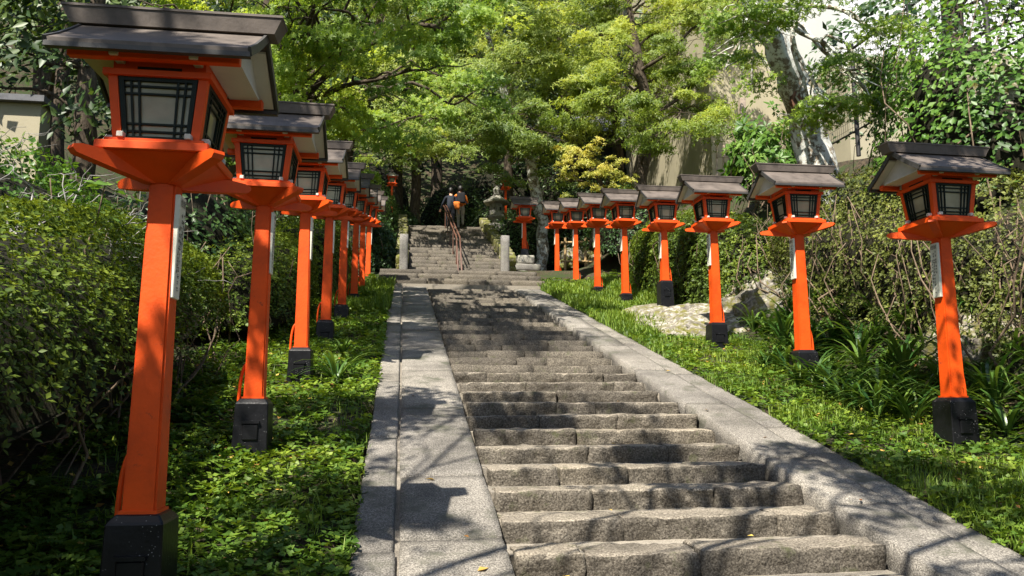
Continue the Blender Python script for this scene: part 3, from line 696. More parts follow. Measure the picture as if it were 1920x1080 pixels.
def hedge(name, label, c, size, rz, mat, leaf, n, seed, tpl=T_ROS, slope=TS, bare=.25, lump=.18, p=4.0, group=None, cat='hedge', core=.86, stems=60, corelift=.0, stemmat='twig', upn=.5):
    """clipped or loose shrub: leaf shell over a twiggy core, bare stems below. c is the centre of its foot"""
    rng = np.random.default_rng(seed); size = np.asarray(size, float); root = empty(name, c, rz, label, cat, group)
    S = np.array([size[0]/2, size[1]/2, size[2]])
    def shape(u, k=1.0):
        P = u*S*k; P[:, 2] = np.where(u[:, 2] < 0, P[:, 2]*.0, P[:, 2])
        d = (fbm(P+seed*1.7, 1.1, 3)-.5)*2*lump+(fbm(P+seed, 4.0, 2)-.5)*lump*.6
        P = P*(1+d[:, None]*np.minimum(1, .6/S)); P[:, 2] += P[:, 1]*slope
        return P
    u = cubeshell(n, S, rng, p); z = np.abs(u[:, 2]); u[:, 2] = z
    keep = rng.random(n) < np.clip((z-bare+.22*fbm(u*S, 2.5, 2)-.05)/.18, 0.03, 1) if bare > 0 else np.ones(n, bool)
    u = u[keep]; depth = 1-.16*rng.random(len(u))**2.2/np.maximum(1, S.mean())
    P = shape(u, 1.0)*1.0; P = P*depth[:, None]; 
    P += rng.normal(size=P.shape)*leaf*.5
    nn = u*np.array([1/S[0], 1/S[1], 1/S[2]])*S.mean()
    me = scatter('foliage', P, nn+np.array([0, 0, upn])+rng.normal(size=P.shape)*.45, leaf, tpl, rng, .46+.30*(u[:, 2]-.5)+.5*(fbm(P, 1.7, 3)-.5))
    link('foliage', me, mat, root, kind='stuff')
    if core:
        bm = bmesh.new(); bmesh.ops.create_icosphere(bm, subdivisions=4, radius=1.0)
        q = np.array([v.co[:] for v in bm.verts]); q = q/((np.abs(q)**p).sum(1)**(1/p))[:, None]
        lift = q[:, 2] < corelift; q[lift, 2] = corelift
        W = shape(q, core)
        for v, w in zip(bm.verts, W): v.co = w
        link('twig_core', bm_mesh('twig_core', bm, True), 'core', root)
    if stems:
        ps = []
        for i in range(stems):
            a = np.array([rng.uniform(-.9, .75)*S[0], rng.uniform(-.92, .92)*S[1], -.05]); a[2] += a[1]*slope
            b = a+np.array([rng.normal(0, .35)*min(1, S[0]), rng.normal(0, .35), S[2]*rng.uniform(.45, .85)])
            if abs(b[0]) > S[0]*1.02: b[0] = np.sign(b[0])*S[0]*1.02
            r0 = rng.uniform(.006, .016); ps.append((bend(a, b, rng, 7, -.05, .06), np.linspace(r0, r0*.4, 7)))
        link('stems', tubes('stems', ps, 6), stemmat, root, kind='stuff')
    return root

# ------------------------------------------------------------------ boulders and stonework
def rock(name, c, half, seed, sub=4, rz=0.0, mat='boulder', label=None, cat=None, group=None, parent=None, flat=.25, rx=0.0):
    bm = bmesh.new(); bmesh.ops.create_icosphere(bm, subdivisions=sub, radius=1.0)
    P = np.array([v.co[:] for v in bm.verts]); S = np.array(half)
    q = P*S; r = 1+.55*(fbm(q+seed*2.3, .9/S.mean(), 2)-.5)+.24*(np.abs(fbm(q*[1, 1, 2.2]+seed, 2.2/S.mean(), 3)-.5)*-2+.5)+.10*(fbm(q+seed*5, 7/S.mean(), 3)-.5)
    P = q*r[:, None]; P[:, 2] = np.where(P[:, 2] < -flat*S[2], -flat*S[2]+(P[:, 2]+flat*S[2])*.3, P[:, 2])
    for v, p in zip(bm.verts, P): v.co = p
    o = link(name, bm_mesh(name, bm, True), mat, parent, c, rot=(rx, 0, rz)); return tag(o, label, cat, group)
rock('boulder', (4.70, 11.65, 2.50), (1.48, 1.95, .64), 3, 6, .15, rx=.22, label='big pale lichened boulder carrying a lantern beside the stone steps', cat='boulder')
rock('boulder', (5.6, 11.0, 2.95), (.75, .95, .6), 8, 5, .6, label='mossy boulder in the bank behind the pale lichened boulder', cat='boulder')
rock('boulder', (5.6, 6.9, 2.1), (.42, .5, .42), 9, 5, .2, label='pale rock under the dry twiggy hedge', cat='boulder')
rock('boulder', (6.3, 5.6, 2.55), (.5, .55, .5), 15, 5, .9, label='grey rock at the lower end of the dry twiggy hedge', cat='boulder')
p_ = at(1868, 190, 8.2); rock('boulder', tuple(p_), (.32, .4, .5), 12, 5, .2, label='brown weathered rock face among leaves above the dry hedge', cat='boulder')
for k, (px, py, Y, s) in enumerate(((1075, 478, 22.6, .42), (1100, 470, 22.9, .5), (1098, 445, 23.6, .45), (1062, 490, 22.3, .3), (1120, 485, 22.5, .38))):
    p = at(px, py, Y); rock('rock', tuple(p-[0, 0, .15]), (s, s*.8, s*.85), 20+k, 4, k, 'wallstone' if k % 2 else 'boulder', ['pale garden rock in the middle of the pile behind the bamboo rails', 'largest mossy rock in the pile behind the bamboo rails', 'pale rock on top of the pile behind the bamboo rails', 'smallest mossy rock in the pile behind the bamboo rails', 'pale garden rock at the azalea end of the bamboo rails'][k], 'rock', 'rocks behind the bamboo rails')
def wall(name, label, x, wdt, y0, y1, ztop, courses, seed):
    root = empty(name, (x, y0, ztop(y0)-courses*.27), 0, label, 'stone wall'); q = random.Random(seed); o = root.location
    for cidx in range(courses):
        y = y0-q.random()*.2
        while y < y1:
            L = q.uniform(.34, .62); me = rock('stone', (0, 0, 0), (wdt/2*q.uniform(.98, 1.12), L/2*1.08, .155), q.random()*50, 3, 0, 'wallstone', parent=root, flat=1.0)
            P = me.data; S = 1.25
            for v in P.vertices: v.co.y = max(-L*.5, min(L*.5, v.co.y*S)); v.co.x = max(-wdt*.5, min(wdt*.5, v.co.x*S)); v.co.z = max(-.14, min(.14, v.co.z*S))
            me.location = Vector((x+q.uniform(-.02, .02), y+L/2, ztop(y+L/2)-.13-cidx*.265))-Vector(o); me.rotation_euler = (0.30+q.uniform(-.08, .08), 0, q.uniform(-.06, .06)); y += L*.98
slp = UR/URUN
wall('retaining_wall', 'mossy stepped stone wall on the lantern pedestal side of the upper stairs', 2.80, .30, 19.6, 26.4, lambda y: 5.25+(y-19.4)*slp, 3, 4)
wall('retaining_wall', 'mossy stepped stone wall on the slim pillar side of the upper stairs', -.02, .30, 19.6, 26.4, lambda y: 5.25+(y-19.4)*slp, 3, 5)
for X, zt, lb in ((.02, 5.74, 'plain square granite pillar at the foot of the upper stairs, hedge side'), (2.56, 5.78, 'plain square granite pillar at the foot of the upper stairs, pedestal side')):
    me = block('granite_pillar', (.21, .21, zt-4.7), .012, (3, 3, 6), .006, 4, X, True); tag(link('granite_pillar', me, 'palepost', None, (X, 19.12, (zt+4.7)/2)), lb, 'pillar')
M['lanternstone'] = stone_mat('lantern_stone', (0.16, 0.155, 0.14), (0.30, 0.29, 0.26), (0.46, 0.45, 0.41), fine=60, stain=5, moss=(0.12, 0.13, 0.06), moss_amt=.3)
# pedestal
pz = 6.03-.24+.03
ped = empty('stone_pedestal', (3.52, 22.0, pz-.8), 0, 'stepped mossy stone pedestal under a short vermilion lantern', 'pedestal')
for w, z0, z1 in ((.92, -.25, .30), (.78, .30, .52), (.50, .52, .80)):
    me = block('pedestal_block', (w, w, z1-z0), .04, (6, 6, 4), .03, 5, w, True); link('block', me, 'palepost' if w > .6 and w < .8 else 'lanternstone', ped, (0, 0, (z0+z1)/2), rot=(0, 0, .1))
# stone lantern
def lathe(name, prof, n=6, smooth=False, rot=0.0):
    V = []; F = []
    for r, z in prof:
        for k in range(n): a = 2*math.pi*k/n+rot; V.append((r*math.cos(a), r*math.sin(a), z))
    for i in range(len(prof)-1):
        for k in range(n): F.append((i*n+k, i*n+(k+1) % n, (i+1)*n+(k+1) % n, (i+1)*n+k))
    F2 = [tuple(range(n))[::-1], tuple((len(prof)-1)*n+k for k in range(n))]
    me = bpy.data.meshes.new(name); me.from_pydata(V, [], F+F2)
    if smooth:
        for p in me.polygons: p.use_smooth = True
    return me
sl_ = empty('stone_lantern', (3.08, 25.1, 7.25), .2, 'grey stone lantern with umbrella roof and onion finial', 'stone lantern')
link('base', lathe('base', [(.36, -.3), (.36, .12), (.30, .20)], 6), 'lanternstone', sl_)
link('shaft', lathe('shaft', [(.17, .2), (.15, .3), (.15, .34)], 12, True), 'lanternstone', sl_); link('platform', lathe('platform', [(.18, .34), (.31, .42), (.31, .50)], 6), 'lanternstone', sl_)
fb = link('firebox', lathe('firebox', [(.24, .50), (.245, .52), (.25, .88), (.245, .90)], 6), 'lanternstone', sl_)
for a in (-math.pi/2-.2-.35, -math.pi/2-.2+.55):
    bm = bmesh.new(); bbox(bm, .205, .2365, -.045, .045, .64, .76); link('light_hole', bm_mesh('light_hole', bm), 'slot', fb, rot=(0, 0, a))
link('roof', lathe('roof', [(.27, .90), (.46, .92), (.47, .97), (.34, 1.04), (.20, 1.14), (.12, 1.19)], 6), 'lanternstone', sl_)
link('finial', lathe('finial', [(.12, 1.19), (.135, 1.23), (.08, 1.27), (.125, 1.34), (.13, 1.40), (.09, 1.46), (.02, 1.52)], 12, True), 'lanternstone', sl_)
# handrail in the middle of the upper flight
hr = empty('handrail', (1.40, 19.2, 4.79), 0, 'brown metal handrail running up the middle of the upper stairs', 'handrail')
def stz(y): return 4.79+max(0, (y-19.3)/URUN+1)*UR
for dx in (-.04, .05):
    pts = np.array([(1.42+dx, 19.05, 4.80), (1.41+dx, 19.35, 5.30), (1.41+dx, 19.7, stz(19.7)+.72), (1.38+dx, 25.4, stz(25.4)+.78), (1.36+dx, 25.9, stz(25.9)+.76)])-np.array(hr.location)
    link('rail', tubes('rail', [(pts, .021)], 8), 'rail', hr)
for y in (20.1, 21.5, 22.9, 24.3, 25.7):
    z1 = 4.79+(int((y-19.3)/URUN)+1)*UR; pts = np.array([(1.40, y, z1-.02), (1.40, y, stz(y)+.74)])-np.array(hr.location)
    link('upright', tubes('upright', [(pts, .017)], 8), 'rail', hr)
# bamboo rails before the rocks
bf = empty('bamboo_fence', tuple(at(1090, 500, 21.9)), 0, 'low bamboo rail fence in front of garden rocks', 'fence'); o = np.array(bf.location)
for (xa, ya), (xb, yb) in (((1052, 455), (1128, 453)), ((1052, 490), (1128, 491))): link('rail', tubes('rail', [(np.array([at(xa, ya, 21.9), at(xb, yb, 21.9)])-o, .035)], 8), 'bamboo', bf)
for xa in (1060, 1098, 1126): link('post', tubes('post', [(np.array([at(xa, 530, 21.92), at(xa, 446, 21.92)])-o, .04)], 8), 'bamboo', bf)

# ------------------------------------------------------------------ buildings, fence, trellis
def house_box(root, x0, x1, y0, y1, z0, z1, mat, nm='wall'):
    bm = bmesh.new(); bbox(bm, x0, x1, y0, y1, z0, z1); o = root.location
    for v in bm.verts: v.co -= o
    return link(nm, bm_mesh(nm, bm), mat, root)
bA = empty('plaster_building', (9.35, 22, 6), 0, 'tall beige plastered building wall behind the lichened leaning trunk', 'building')
xa = at(1331, 200, 22)[0]
house_box(bA, xa, 15.5, 22, 31, 5.0, 19.5, 'plaster'); house_box(bA, xa-.5, 16, 21.5, 31.5, 19.5, 20.2, 'tile', 'roof')
xp = at(1525, 60, 21.9)[0]; pp = np.array([(xp, 21.88, 5.5), (xp, 21.88, 19.5)])-np.array(bA.location); link('downpipe', tubes('downpipe', [(pp, .075)], 8), 'darkmetal', bA)
bB = empty('white_building', (12.6, 19, 7), 0, 'white rendered building behind the wire mesh fence', 'building')
xb = at(1580, 80, 18.6)[0]
zq = at(1620, 105, 18.6)[2]; house_box(bB, xb, 22.0, 18.6, 21.6, zq, 18.0, 'whitewall'); house_box(bB, xb, 22.05, 18.55, 21.65, 5.0, zq, 'plaster', 'plinth'); house_box(bB, xb-.3, 22.5, 18.3, 21.8, 18.0, 18.5, 'tile', 'roof')
bC = empty('tiled_house', (7.8, 33, 9), 0, 'dark timber house with grey tiled roof half hidden by maples', 'house')
c0, c1 = at(1085, 300, 33)[0], at(1335, 300, 33)[0]; zc = at(1250, 300, 33)[2]
house_box(bC, c0, c1, 33, 38, zc-2.5, zc+.1, 'darkmetal'); house_box(bC, c0+2.5, c1-.4, 32.93, 33.05, zc+.1, zc+.75, 'whitewall', 'white_panel'); house_box(bC, c0, c1, 33.1, 38, zc+.1, zc+1.0, 'darkmetal', 'upper_wall')
for k in range(4): house_box(bC, c0+.8+k*1.3, c0+1.6+k*1.3, 32.94, 33.06, zc-1.6, zc-.5, 'lattice', 'window')
bm = bmesh.new(); v = [bm.verts.new(Vector(p)-bC.location) for p in ((c0-.6, 32.2, zc+.95), (c1+.4, 32.2, zc+.95), (c1+.4, 35.5, zc+2.9), (c0-.6, 35.5, zc+2.9), (c0-.6, 38.8, zc+.95), (c1+.4, 38.8, zc+.95))]
for f in ((0, 1, 2, 3), (3, 2, 5, 4), (0, 3, 4), (1, 5, 2), (0, 4, 5, 1)): bm.faces.new([v[i] for i in f])
link('roof', bm_mesh('roof', bm), 'tile', bC)
pl_ = at(78, 195, 15); bD = empty('garden_wall', (pl_[0], 15, 3.5), 0, 'pale plaster wall behind the bare twiggy tree', 'wall')
house_box(bD, -18, pl_[0], 15, 15.4, 3.0, pl_[2], 'plaster', 'panel'); house_box(bD, -18.2, pl_[0]+.1, 14.85, 15.55, pl_[2], pl_[2]+.12, 'tile', 'coping')
# wire mesh fence on the bank: a level rail coming towards the camera
A = at(1573, 110, 14.5); zf = A[2]
def at_z(px, py, z):
    d = FW+RT*(px-CX)/FPX-UP*(py-CY)/FPX; return CAM+d*((z-CAM[2])/d[2])
Bp = at_z(1715, 6, zf)
fe = empty('mesh_fence', (A[0], A[1], zf-2.2), 0, 'dark wire mesh fence with tubular rail before the white building', 'fence'); o = np.array(fe.location)
Dv = (Bp-A); Dv[2] = 0; Ln = np.linalg.norm(Dv); Dv /= Ln; A0 = A-Dv*1.5; LF = Ln+4.0
link('top_rail', tubes('top_rail', [(np.array([A0, A0+Dv*LF])-o, .03)], 8), 'darkmetal', fe)
link('bottom_rail', tubes('bottom_rail', [(np.array([A0-[0, 0, 1.75], A0+Dv*LF-[0, 0, 1.75]])-o, .02)], 8), 'darkmetal', fe)
for t in np.arange(.2, LF, 1.75): link('post', tubes('post', [(np.array([A0+Dv*t-[0, 0, 2.3], A0+Dv*t+[0, 0, .12]])-o, .045)], 8), 'darkmetal', fe)
wires = [(np.array([A0+Dv*t-[0, 0, 1.75], A0+Dv*t])-o, .0035) for t in np.arange(0, LF, .075)]+[(np.array([A0-[0, 0, h], A0+Dv*LF-[0, 0, h]])-o, .0035) for h in np.arange(.15, 1.75, .15)]
link('wire_mesh', tubes('wire_mesh', wires, 4), 'darkmetal', fe, kind='stuff')
tr_ = empty('wooden_trellis', tuple(at(1368, 330, 19.8)), 0, 'small weathered wooden trellis leaning before the beige wall', 'trellis'); o = np.array(tr_.location)
for px, t, b in ((1344, 270, 335), (1357, 272, 320), (1368, 268, 335), (1381, 270, 335)):
    bm = bmesh.new(); bar(bm, Vector(at(px, b+12, 19.8)-o), Vector(at(px, t, 19.8)-o), .045, .035, (0, 1, 0)); link('slat', bm_mesh('slat', bm), 'greywood', tr_)
bm = bmesh.new(); bar(bm, Vector(at(1343, 292, 19.77)-o), Vector(at(1396, 292, 19.77)-o), .03, .09); link('crossbar', bm_mesh('crossbar', bm), 'greywood', tr_)
bm = bmesh.new(); a_, b_ = at(1394, 345, 19.6), at(1391, 186, 19.6); bar(bm, Vector((0, 0, 0)), Vector(b_-a_), .16, .16, (0, 1, 0)); bevel(bm, .01)
tag(link('wooden_post', bm_mesh('wooden_post', bm), 'greywood', None, tuple(a_)), 'tall square brown wooden post beside the wooden trellis', 'post')

# ------------------------------------------------------------------ hedges and shrubs
G = lambda x, y, d=-.05: (x, y, gz(x, y)+d)
def hz(x, y): return (x, y, float(base_z(y)))
hedge('clipped_hedge', 'long clipped azalea hedge behind the lowest lanterns', hz(-2.95, 4.7), (3.1, 8.8, 1.66), 0, 'azalea', .036, 39000, 2, bare=.42, lump=.10, core=.86, stems=260, corelift=.42, p=2.9)
hedge('clipped_hedge', 'short clipped azalea hedge behind the third and fourth lantern', hz(-2.25, 11.3), (1.8, 4.2, 1.25), 0, 'azalea', .045, 9000, 3, bare=.18, lump=.14, stems=40, corelift=.15)
hedge('clipped_hedge', 'rounded azalea hedge behind the fifth to seventh lantern', hz(-2.0, 15.8), (1.7, 4.4, 1.45), 0, 'azalea', .05, 7000, 4, bare=.1, lump=.16, stems=30, corelift=.1)
hedge('cone_shrub', 'dense dark cone-shaped shrub beside the granite pillar', G(-.62, 20.0), (.85, .85, 1.5), 0, 'ever', .07, 2600, 5, bare=0, lump=.08, p=2.2, cat='shrub', slope=0, stems=6)
hedge('azalea_bank', 'loose sunlit azalea hedge behind the boulder lanterns', (5.62, 13.6, gz(4.9, 13.6)-.1), (1.8, 6.4, 1.75), 0, 'azalea', .055, 13000, 6, bare=.04, lump=.26, p=3, stems=120, upn=.3)
hedge('dry_hedge', 'tall twiggy azalea hedge with brown stems on the bank', (6.15, 8.4, gz(5.25, 8.4)-.1), (2.0, 5.6, 2.15), 0, 'azalea_dry', .038, 13000, 7, bare=.08, lump=.28, p=3.2, stems=360, core=.72, upn=.2)
hedge('dry_hedge', 'twiggy azalea bush at the lower end of the bank', (6.3, 4.6, gz(5.4, 4.6)-.1), (1.8, 2.2, 1.9), 0, 'azalea_dry', .042, 4000, 17, bare=.3, lump=.24, p=3.0, stems=160, core=.78, upn=.2)
hedge('broadleaf_shrub', 'bushy green shrub behind the clipped hedge', G(-4.3, 8.3), (2.6, 3.4, 2.35), 0, 'shrub', .07, 7000, 8, bare=.1, lump=.3, p=2.4, cat='shrub', stems=40)
hedge('broadleaf_shrub', 'dark glossy shrub behind the second lantern', G(-2.9, 10.6), (2.0, 2.2, 2.5), 0, 'ever', .10, 3200, 9, bare=.15, lump=.3, p=2.3, cat='shrub', stems=30, tpl=T_LEAF)
hedge('broadleaf_shrub', 'dark glossy shrub at the back of the rounded hedge', G(-2.6, 19.2), (2.6, 2.6, 2.8), 0, 'ever', .10, 4200, 10, bare=.05, lump=.3, p=2.3, cat='shrub', stems=10, tpl=T_LEAF)
hedge('broadleaf_shrub', 'bright leafy shrub overhanging the twiggy hedge', G(7.35, 8.7, -.6), (2.4, 3.0, 3.3), 0, 'shrub', .09, 8000, 11, bare=.1, lump=.4, p=2.2, cat='shrub', stems=30, tpl=T_BROAD, core=.7)
hedge('broadleaf_shrub', 'dark leafy bush above the brown weathered rock', G(8.6, 7.0, -.6), (2.6, 3.0, 4.0), 0, 'ever', .11, 5200, 12, bare=.1, lump=.4, p=2.2, cat='shrub', stems=30, tpl=T_LEAF, core=.75)
rp = at(1440, 320, 13.5); hedge('whorled_shrub', 'open shrub with whorled bright leaves beside the leaning trunk', tuple(rp-[0, 0, .8]), (1.5, 1.4, 2.2), 0, 'shrub', .17, 420, 13, bare=.2, lump=.35, p=2.2, cat='shrub', stems=26, tpl=T_WHORL, core=0, slope=0)
ep = at(1130, 385, 23.5); hedge('broadleaf_shrub', 'dense dark evergreen under the yellow maple', (ep[0], ep[1], ep[2]-1.6), (3.4, 2.4, 2.6), 0, 'ever', .11, 5200, 14, bare=0, lump=.3, p=2.4, cat='shrub', stems=0, tpl=T_LEAF, slope=0)
hedge('broadleaf_shrub', 'dark ivy-like shrub behind the stone pedestal', G(3.9, 24.3, -.3), (2.2, 2.2, 1.9), 0, 'ever', .09, 5000, 15, bare=0, lump=.3, p=2.6, cat='shrub', stems=0, tpl=T_LEAF, slope=.2)
hedge('broadleaf_shrub', 'dark shrub between bamboo rails and sunlit azaleas', G(5.9, 19.0), (2.2, 3.4, 1.8), 0, 'ever', .09, 5000, 16, bare=0, lump=.3, p=2.6, cat='shrub', stems=0, tpl=T_LEAF)
hedge('broadleaf_shrub', 'leafy shrub beside the slim pillar wall', G(-1.0, 23.0), (1.7, 4.5, 2.3), 0, 'forest', .09, 4600, 18, bare=0, lump=.35, p=2.3, cat='shrub', stems=0, tpl=T_LEAF)

# ------------------------------------------------------------------ trees
def pads(lst, Sx=1.0):
    """(px, py, Y, radius, thickness)"""
    return [(at(x, y, Y), (r, r*.95, t)) for x, y, Y, r, t in lst]
tree('maple_tree', 'light green maple leaning over the hedge-side lanterns', [(-3.4, 14.0, gz(-3.4, 14)-.1), (-3.2, 14, 5.5), (-2.6, 13.6, 8.0), (-1.9, 13.0, 10.5), (-1.2, 12.6, 12)], [.26, .22, .18, .13, .06],
     pads([(545, 40, 10.5, 1.0, .5), (640, 95, 11, 1.1, .5), (555, 150, 12, 1.1, .5), (700, 30, 10.5, 1.0, .45), (770, 110, 12, 1.2, .5), (655, 190, 13, 1.3, .55), (560, 235, 14, 1.1, .5), (740, 230, 14.5, 1.2, .5), (640, 275, 15, 1.0, .5), (830, 40, 11, 1.1, .45), (840, 180, 14, 1.2, .5), (480, 120, 13, 1.3, .6), (430, 30, 12, 1.2, .5), (600, -40, 10, 1.2, .5), (760, -40, 11, 1.3, .5), (330, 10, 12, 1.2, .5)]), 'maple', .070, T_STAR, 360, 21, gap=.40, sub=7)
tree('maple_tree', 'pale green layered maple arching over the upper stairs', [(4.25, 23.3, 5.0), (4.3, 23.2, 7.0), (3.9, 23.0, 9.0), (3.0, 22.6, 11.0), (2.4, 22.4, 13.0)], [.21, .19, .16, .12, .06],
     pads([(765, 268, 21, 1.2, .3), (850, 275, 21.5, 1.2, .3), (930, 272, 21.5, 1.2, .3), (1015, 300, 22, .9, .3), (1010, 255, 21.5, 1.3, .35), (900, 235, 21, 1.4, .35), (800, 225, 22, 1.3, .35), (960, 205, 21, 1.5, .45), (850, 190, 22, 1.5, .45), (1050, 185, 22, 1.5, .45), (930, 130, 22, 1.6, .5), (1020, 100, 22.5, 1.6, .5), (900, 60, 22, 1.7, .5), (1000, 20, 22, 1.7, .5), (715, 235, 23, 1.1, .35), (890, -30, 22, 1.8, .5)]), 'maple2', .11, T_STAR3, 300, 22, bark='barklichen', gap=.40, sub=8, first=.62)
tree('maple_tree', 'olive green spreading maple in front of the tiled house', [(7.0, 21.5, gz(7, 21.5)-.1), (6.8, 21.3, 8.0), (7.2, 21.2, 9.6), (6.9, 21.2, 11.5), (6.6, 21.4, 14)], [.26, .22, .19, .14, .06],
     pads([(1190, 205, 20, 1.4, .30), (1265, 240, 19.5, 1.5, .22), (1140, 180, 20, 1.2, .3), (1240, 165, 20.5, 1.3, .35), (1160, 120, 21, 1.5, .45), (1270, 95, 20.5, 1.5, .45), (1090, 60, 22, 1.6, .5), (1200, 40, 21.5, 1.7, .5), (1310, 30, 20.5, 1.5, .5), (1100, 135, 21.5, 1.4, .4), (1250, -20, 21, 1.7, .5), (1130, -10, 22, 1.7, .5), (1370, 0, 19.5, 1.3, .4), (1385, 80, 19, .8, .3), (1305, 195, 20, 1.0, .25)]), 'maple3', .105, T_STAR3, 300, 23, gap=.41, sub=8)
tree('maple_tree', 'tall pale maple rising behind the layered maple', [(-2.6, 27.5, gz(-2.6, 27.5)-.1), (-2.2, 27.4, 10), (-1.4, 27, 13.5), (-.6, 26.6, 17)], [.30, .25, .18, .08],
     pads([(560, 60, 25, 1.9, .5), (650, 10, 25.5, 2.0, .5), (700, 130, 26, 2.0, .5), (610, 190, 26, 1.8, .5), (790, 60, 26, 2.0, .5), (760, 180, 26.5, 1.8, .5), (860, 110, 26.5, 1.9, .5), (540, 140, 26, 1.8, .5), (690, 250, 26.5, 1.5, .45), (820, -30, 26, 2.0, .5), (940, 30, 26.5, 2.0, .5), (720, -30, 25.5, 2.0, .5), (500, 10, 25, 2, .5)]), 'maple2', .13, T_STAR3, 185, 26, gap=.38, sub=8)
tree('maple_tree', 'tall olive maple rising behind the spreading maple', [(6.2, 27.5, gz(6.2, 27.5)-.1), (6.3, 27.4, 11), (5.8, 27.2, 14), (5.6, 27, 17)], [.28, .24, .17, .07],
     pads([(1000, 60, 26, 1.9, .5), (1080, 110, 26, 1.9, .5), (1180, 60, 26.5, 2.0, .5), (1270, 10, 26, 2.0, .5), (1060, -10, 26, 2.0, .5), (1160, 160, 26.5, 1.7, .45), (1260, 130, 26, 1.8, .45), (1010, 150, 26.5, 1.8, .5), (1080, 230, 26.5, 1.5, .4), (1180, 250, 26.5, 1.3, .35), (1330, 70, 25, 1.5, .45), (960, -30, 26.5, 2.0, .5)]), 'maple3', .13, T_STAR3, 185, 27, gap=.38, sub=8)
yb = at(1150, 400, 21.0)
tree('yellow_maple', 'small maple turning yellow above the lantern row', [tuple(yb-[0, 0, 1.0]), tuple(at(1140, 370, 21)), tuple(at(1120, 330, 20.8)), tuple(at(1085, 285, 20.6))], [.07, .06, .05, .02],
     pads([(1105, 318, 20.3, .62, .26), (1138, 335, 20.2, .55, .26), (1080, 292, 20.5, .55, .22), (1118, 292, 20.4, .5, .22), (1150, 312, 20.3, .45, .2), (1150, 352, 20.3, .4, .2), (1060, 330, 20.6, .35, .18)]), 'yellow', .085, T_STAR3, 480, 24, gap=.42, twigs=3, sub=7)
tb = at(1528, 300, 11.3); tm = at(1505, 195, 11.2); tn = at(1475, 120, 11.0); tt = at(1428, 40, 10.8); tt2 = at(1405, -60, 10.6)
lichen_tree = tree('maple_tree', 'old leaning maple with lichened trunk and knot hole', [tuple(tb-[0, 0, 2.2]), tuple(tb), tuple(tm), tuple(tn), tuple(tt), tuple(tt2), tuple(tt2+[-.4, -.2, 1.8])], [.36, .30, .27, .22, .18, .16, .10],
     pads([(1600, 130, 9.5, .7, .2), (1500, 235, 10.0, .6, .18), (1440, 30, 9.5, .8, .25), (1560, 200, 9.5, .6, .18), (1660, 60, 9.0, .6, .2), (1380, 60, 10, .9, .3), (1360, 120, 10.5, .6, .25), (1490, -60, 9, 1.2, .4), (1650, 190, 9.5, .6, .18), (1600, -50, 8.5, .9, .3), (1410, 150, 11, .5, .2)]), 'maple', .058, T_STAR, 330, 25, bark='barklichen', gap=.46, twigs=4, first=.72)
kn = at(1492, 190, 10.92); o = Vector(lichen_tree.location)
bm = bmesh.new(); bmesh.ops.create_icosphere(bm, subdivisions=3, radius=1.0)
for v in bm.verts:
    r = 1+.35*(mnoise.noise(v.co*2.2)); v.co = Vector((v.co.x*.10*r, v.co.y*.09*r-.02, v.co.z*.14*r))
    if v.co.y < -.04: v.co.y = -.04+max(0, .05-v.co.xz.length)*1.0
link('knot_hole', bm_mesh('knot_hole', bm, True), 'knot', lichen_tree, Vector(kn)-o)
# trees beyond the upper landing and at the sides
def forest_tree(x, y, h, spread, seed, label, mat='forest', leaf=.20, dens=70, z0=None, low=.35, group='forest trees behind the stairs', r=.25, np_=13):
    q = random.Random(seed); z = gz(x, y) if z0 is None else z0; P = []
    for k in range(np_):
        t = low+(1-low)*(k+.5)/np_; rr = spread*(1.15-.75*t)*q.uniform(.7, 1.1); a = q.uniform(0, 6.28)+k*2.4
        P.append(((x+math.cos(a)*rr*.75, y+math.sin(a)*rr*.75, z+h*t), (rr*.75, rr*.75, h*.085)))
    P.append(((x, y, z+h), (spread*.35, spread*.35, h*.08)))
    return tree('forest_tree', label, [(x, y, z-.2), (x+q.uniform(-.2, .2), y, z+h*.4), (x+q.uniform(-.4, .4), y, z+h*.95)], [r, r*.75, r*.2], P, mat, leaf, T_LEAF, dens, seed, group=group, gap=.40, gs=.8, twigs=0)
FT = [(.45, 28.6, 9, 2.4, 'dark tree with mossy trunk behind the climbing people', .22), (-.35, 29.3, 11, 2.8, 'dark tree with thick trunk left of the climbing people', .27),
      (4.2, 30.5, 11, 3.2, 'dark broadleaved tree behind the stone lantern', .25), (-4.6, 26, 12, 3.6, 'tall dark tree rising behind the rounded hedge', .3), (-9.0, 20, 12, 4.2, 'tall dark tree behind the pale plaster wall', .3),
      (-6.2, 15.5, 9, 3.0, 'dark evergreen behind the bushy green shrub', .25), (8.8, 30, 11, 3.6, 'dark tree beside the beige building', .25), (1.5, 36, 15, 4.5, 'very tall dark tree deep in the forest', .3),
      (-7, 35, 15, 4.8, 'tall forest tree on the slope behind the hedge side', .3), (6.0, 41, 15, 5, 'tall forest tree on the slope behind the tiled house', .3), (-12, 28, 14, 5, 'broad forest tree at the far end of the pale wall', .3), (-2.0, 43, 17, 5.2, 'tallest forest tree on the upper slope', .3)]
FT += [(-9, 44, 13, 5.5, 'forest tree high on the slope, hedge side', .3), (3, 47, 13, 5.5, 'forest tree high on the slope behind the upper stairs', .3), (11, 46, 13, 5.5, 'forest tree high on the slope behind the tiled house', .3), (-4, 53, 13, 6, 'forest tree near the top of the slope', .3), (8, 54, 13, 6, 'forest tree near the top of the slope above the buildings', .3), (-16, 40, 14, 6, 'forest tree on the slope beyond the pale wall', .3), (-15, 20, 13, 5, 'forest tree behind the pale plaster wall end', .3), (18, 40, 14, 6, 'forest tree on the slope behind the beige building', .3)]
for k, (x, y, h, s, lb, r) in enumerate(FT): forest_tree(x, y, h, s, 50+k, lb, leaf=.24 if y < 34 else .42, dens=36 if y < 34 else 15, low=.30 if k > 1 else .38, r=r)
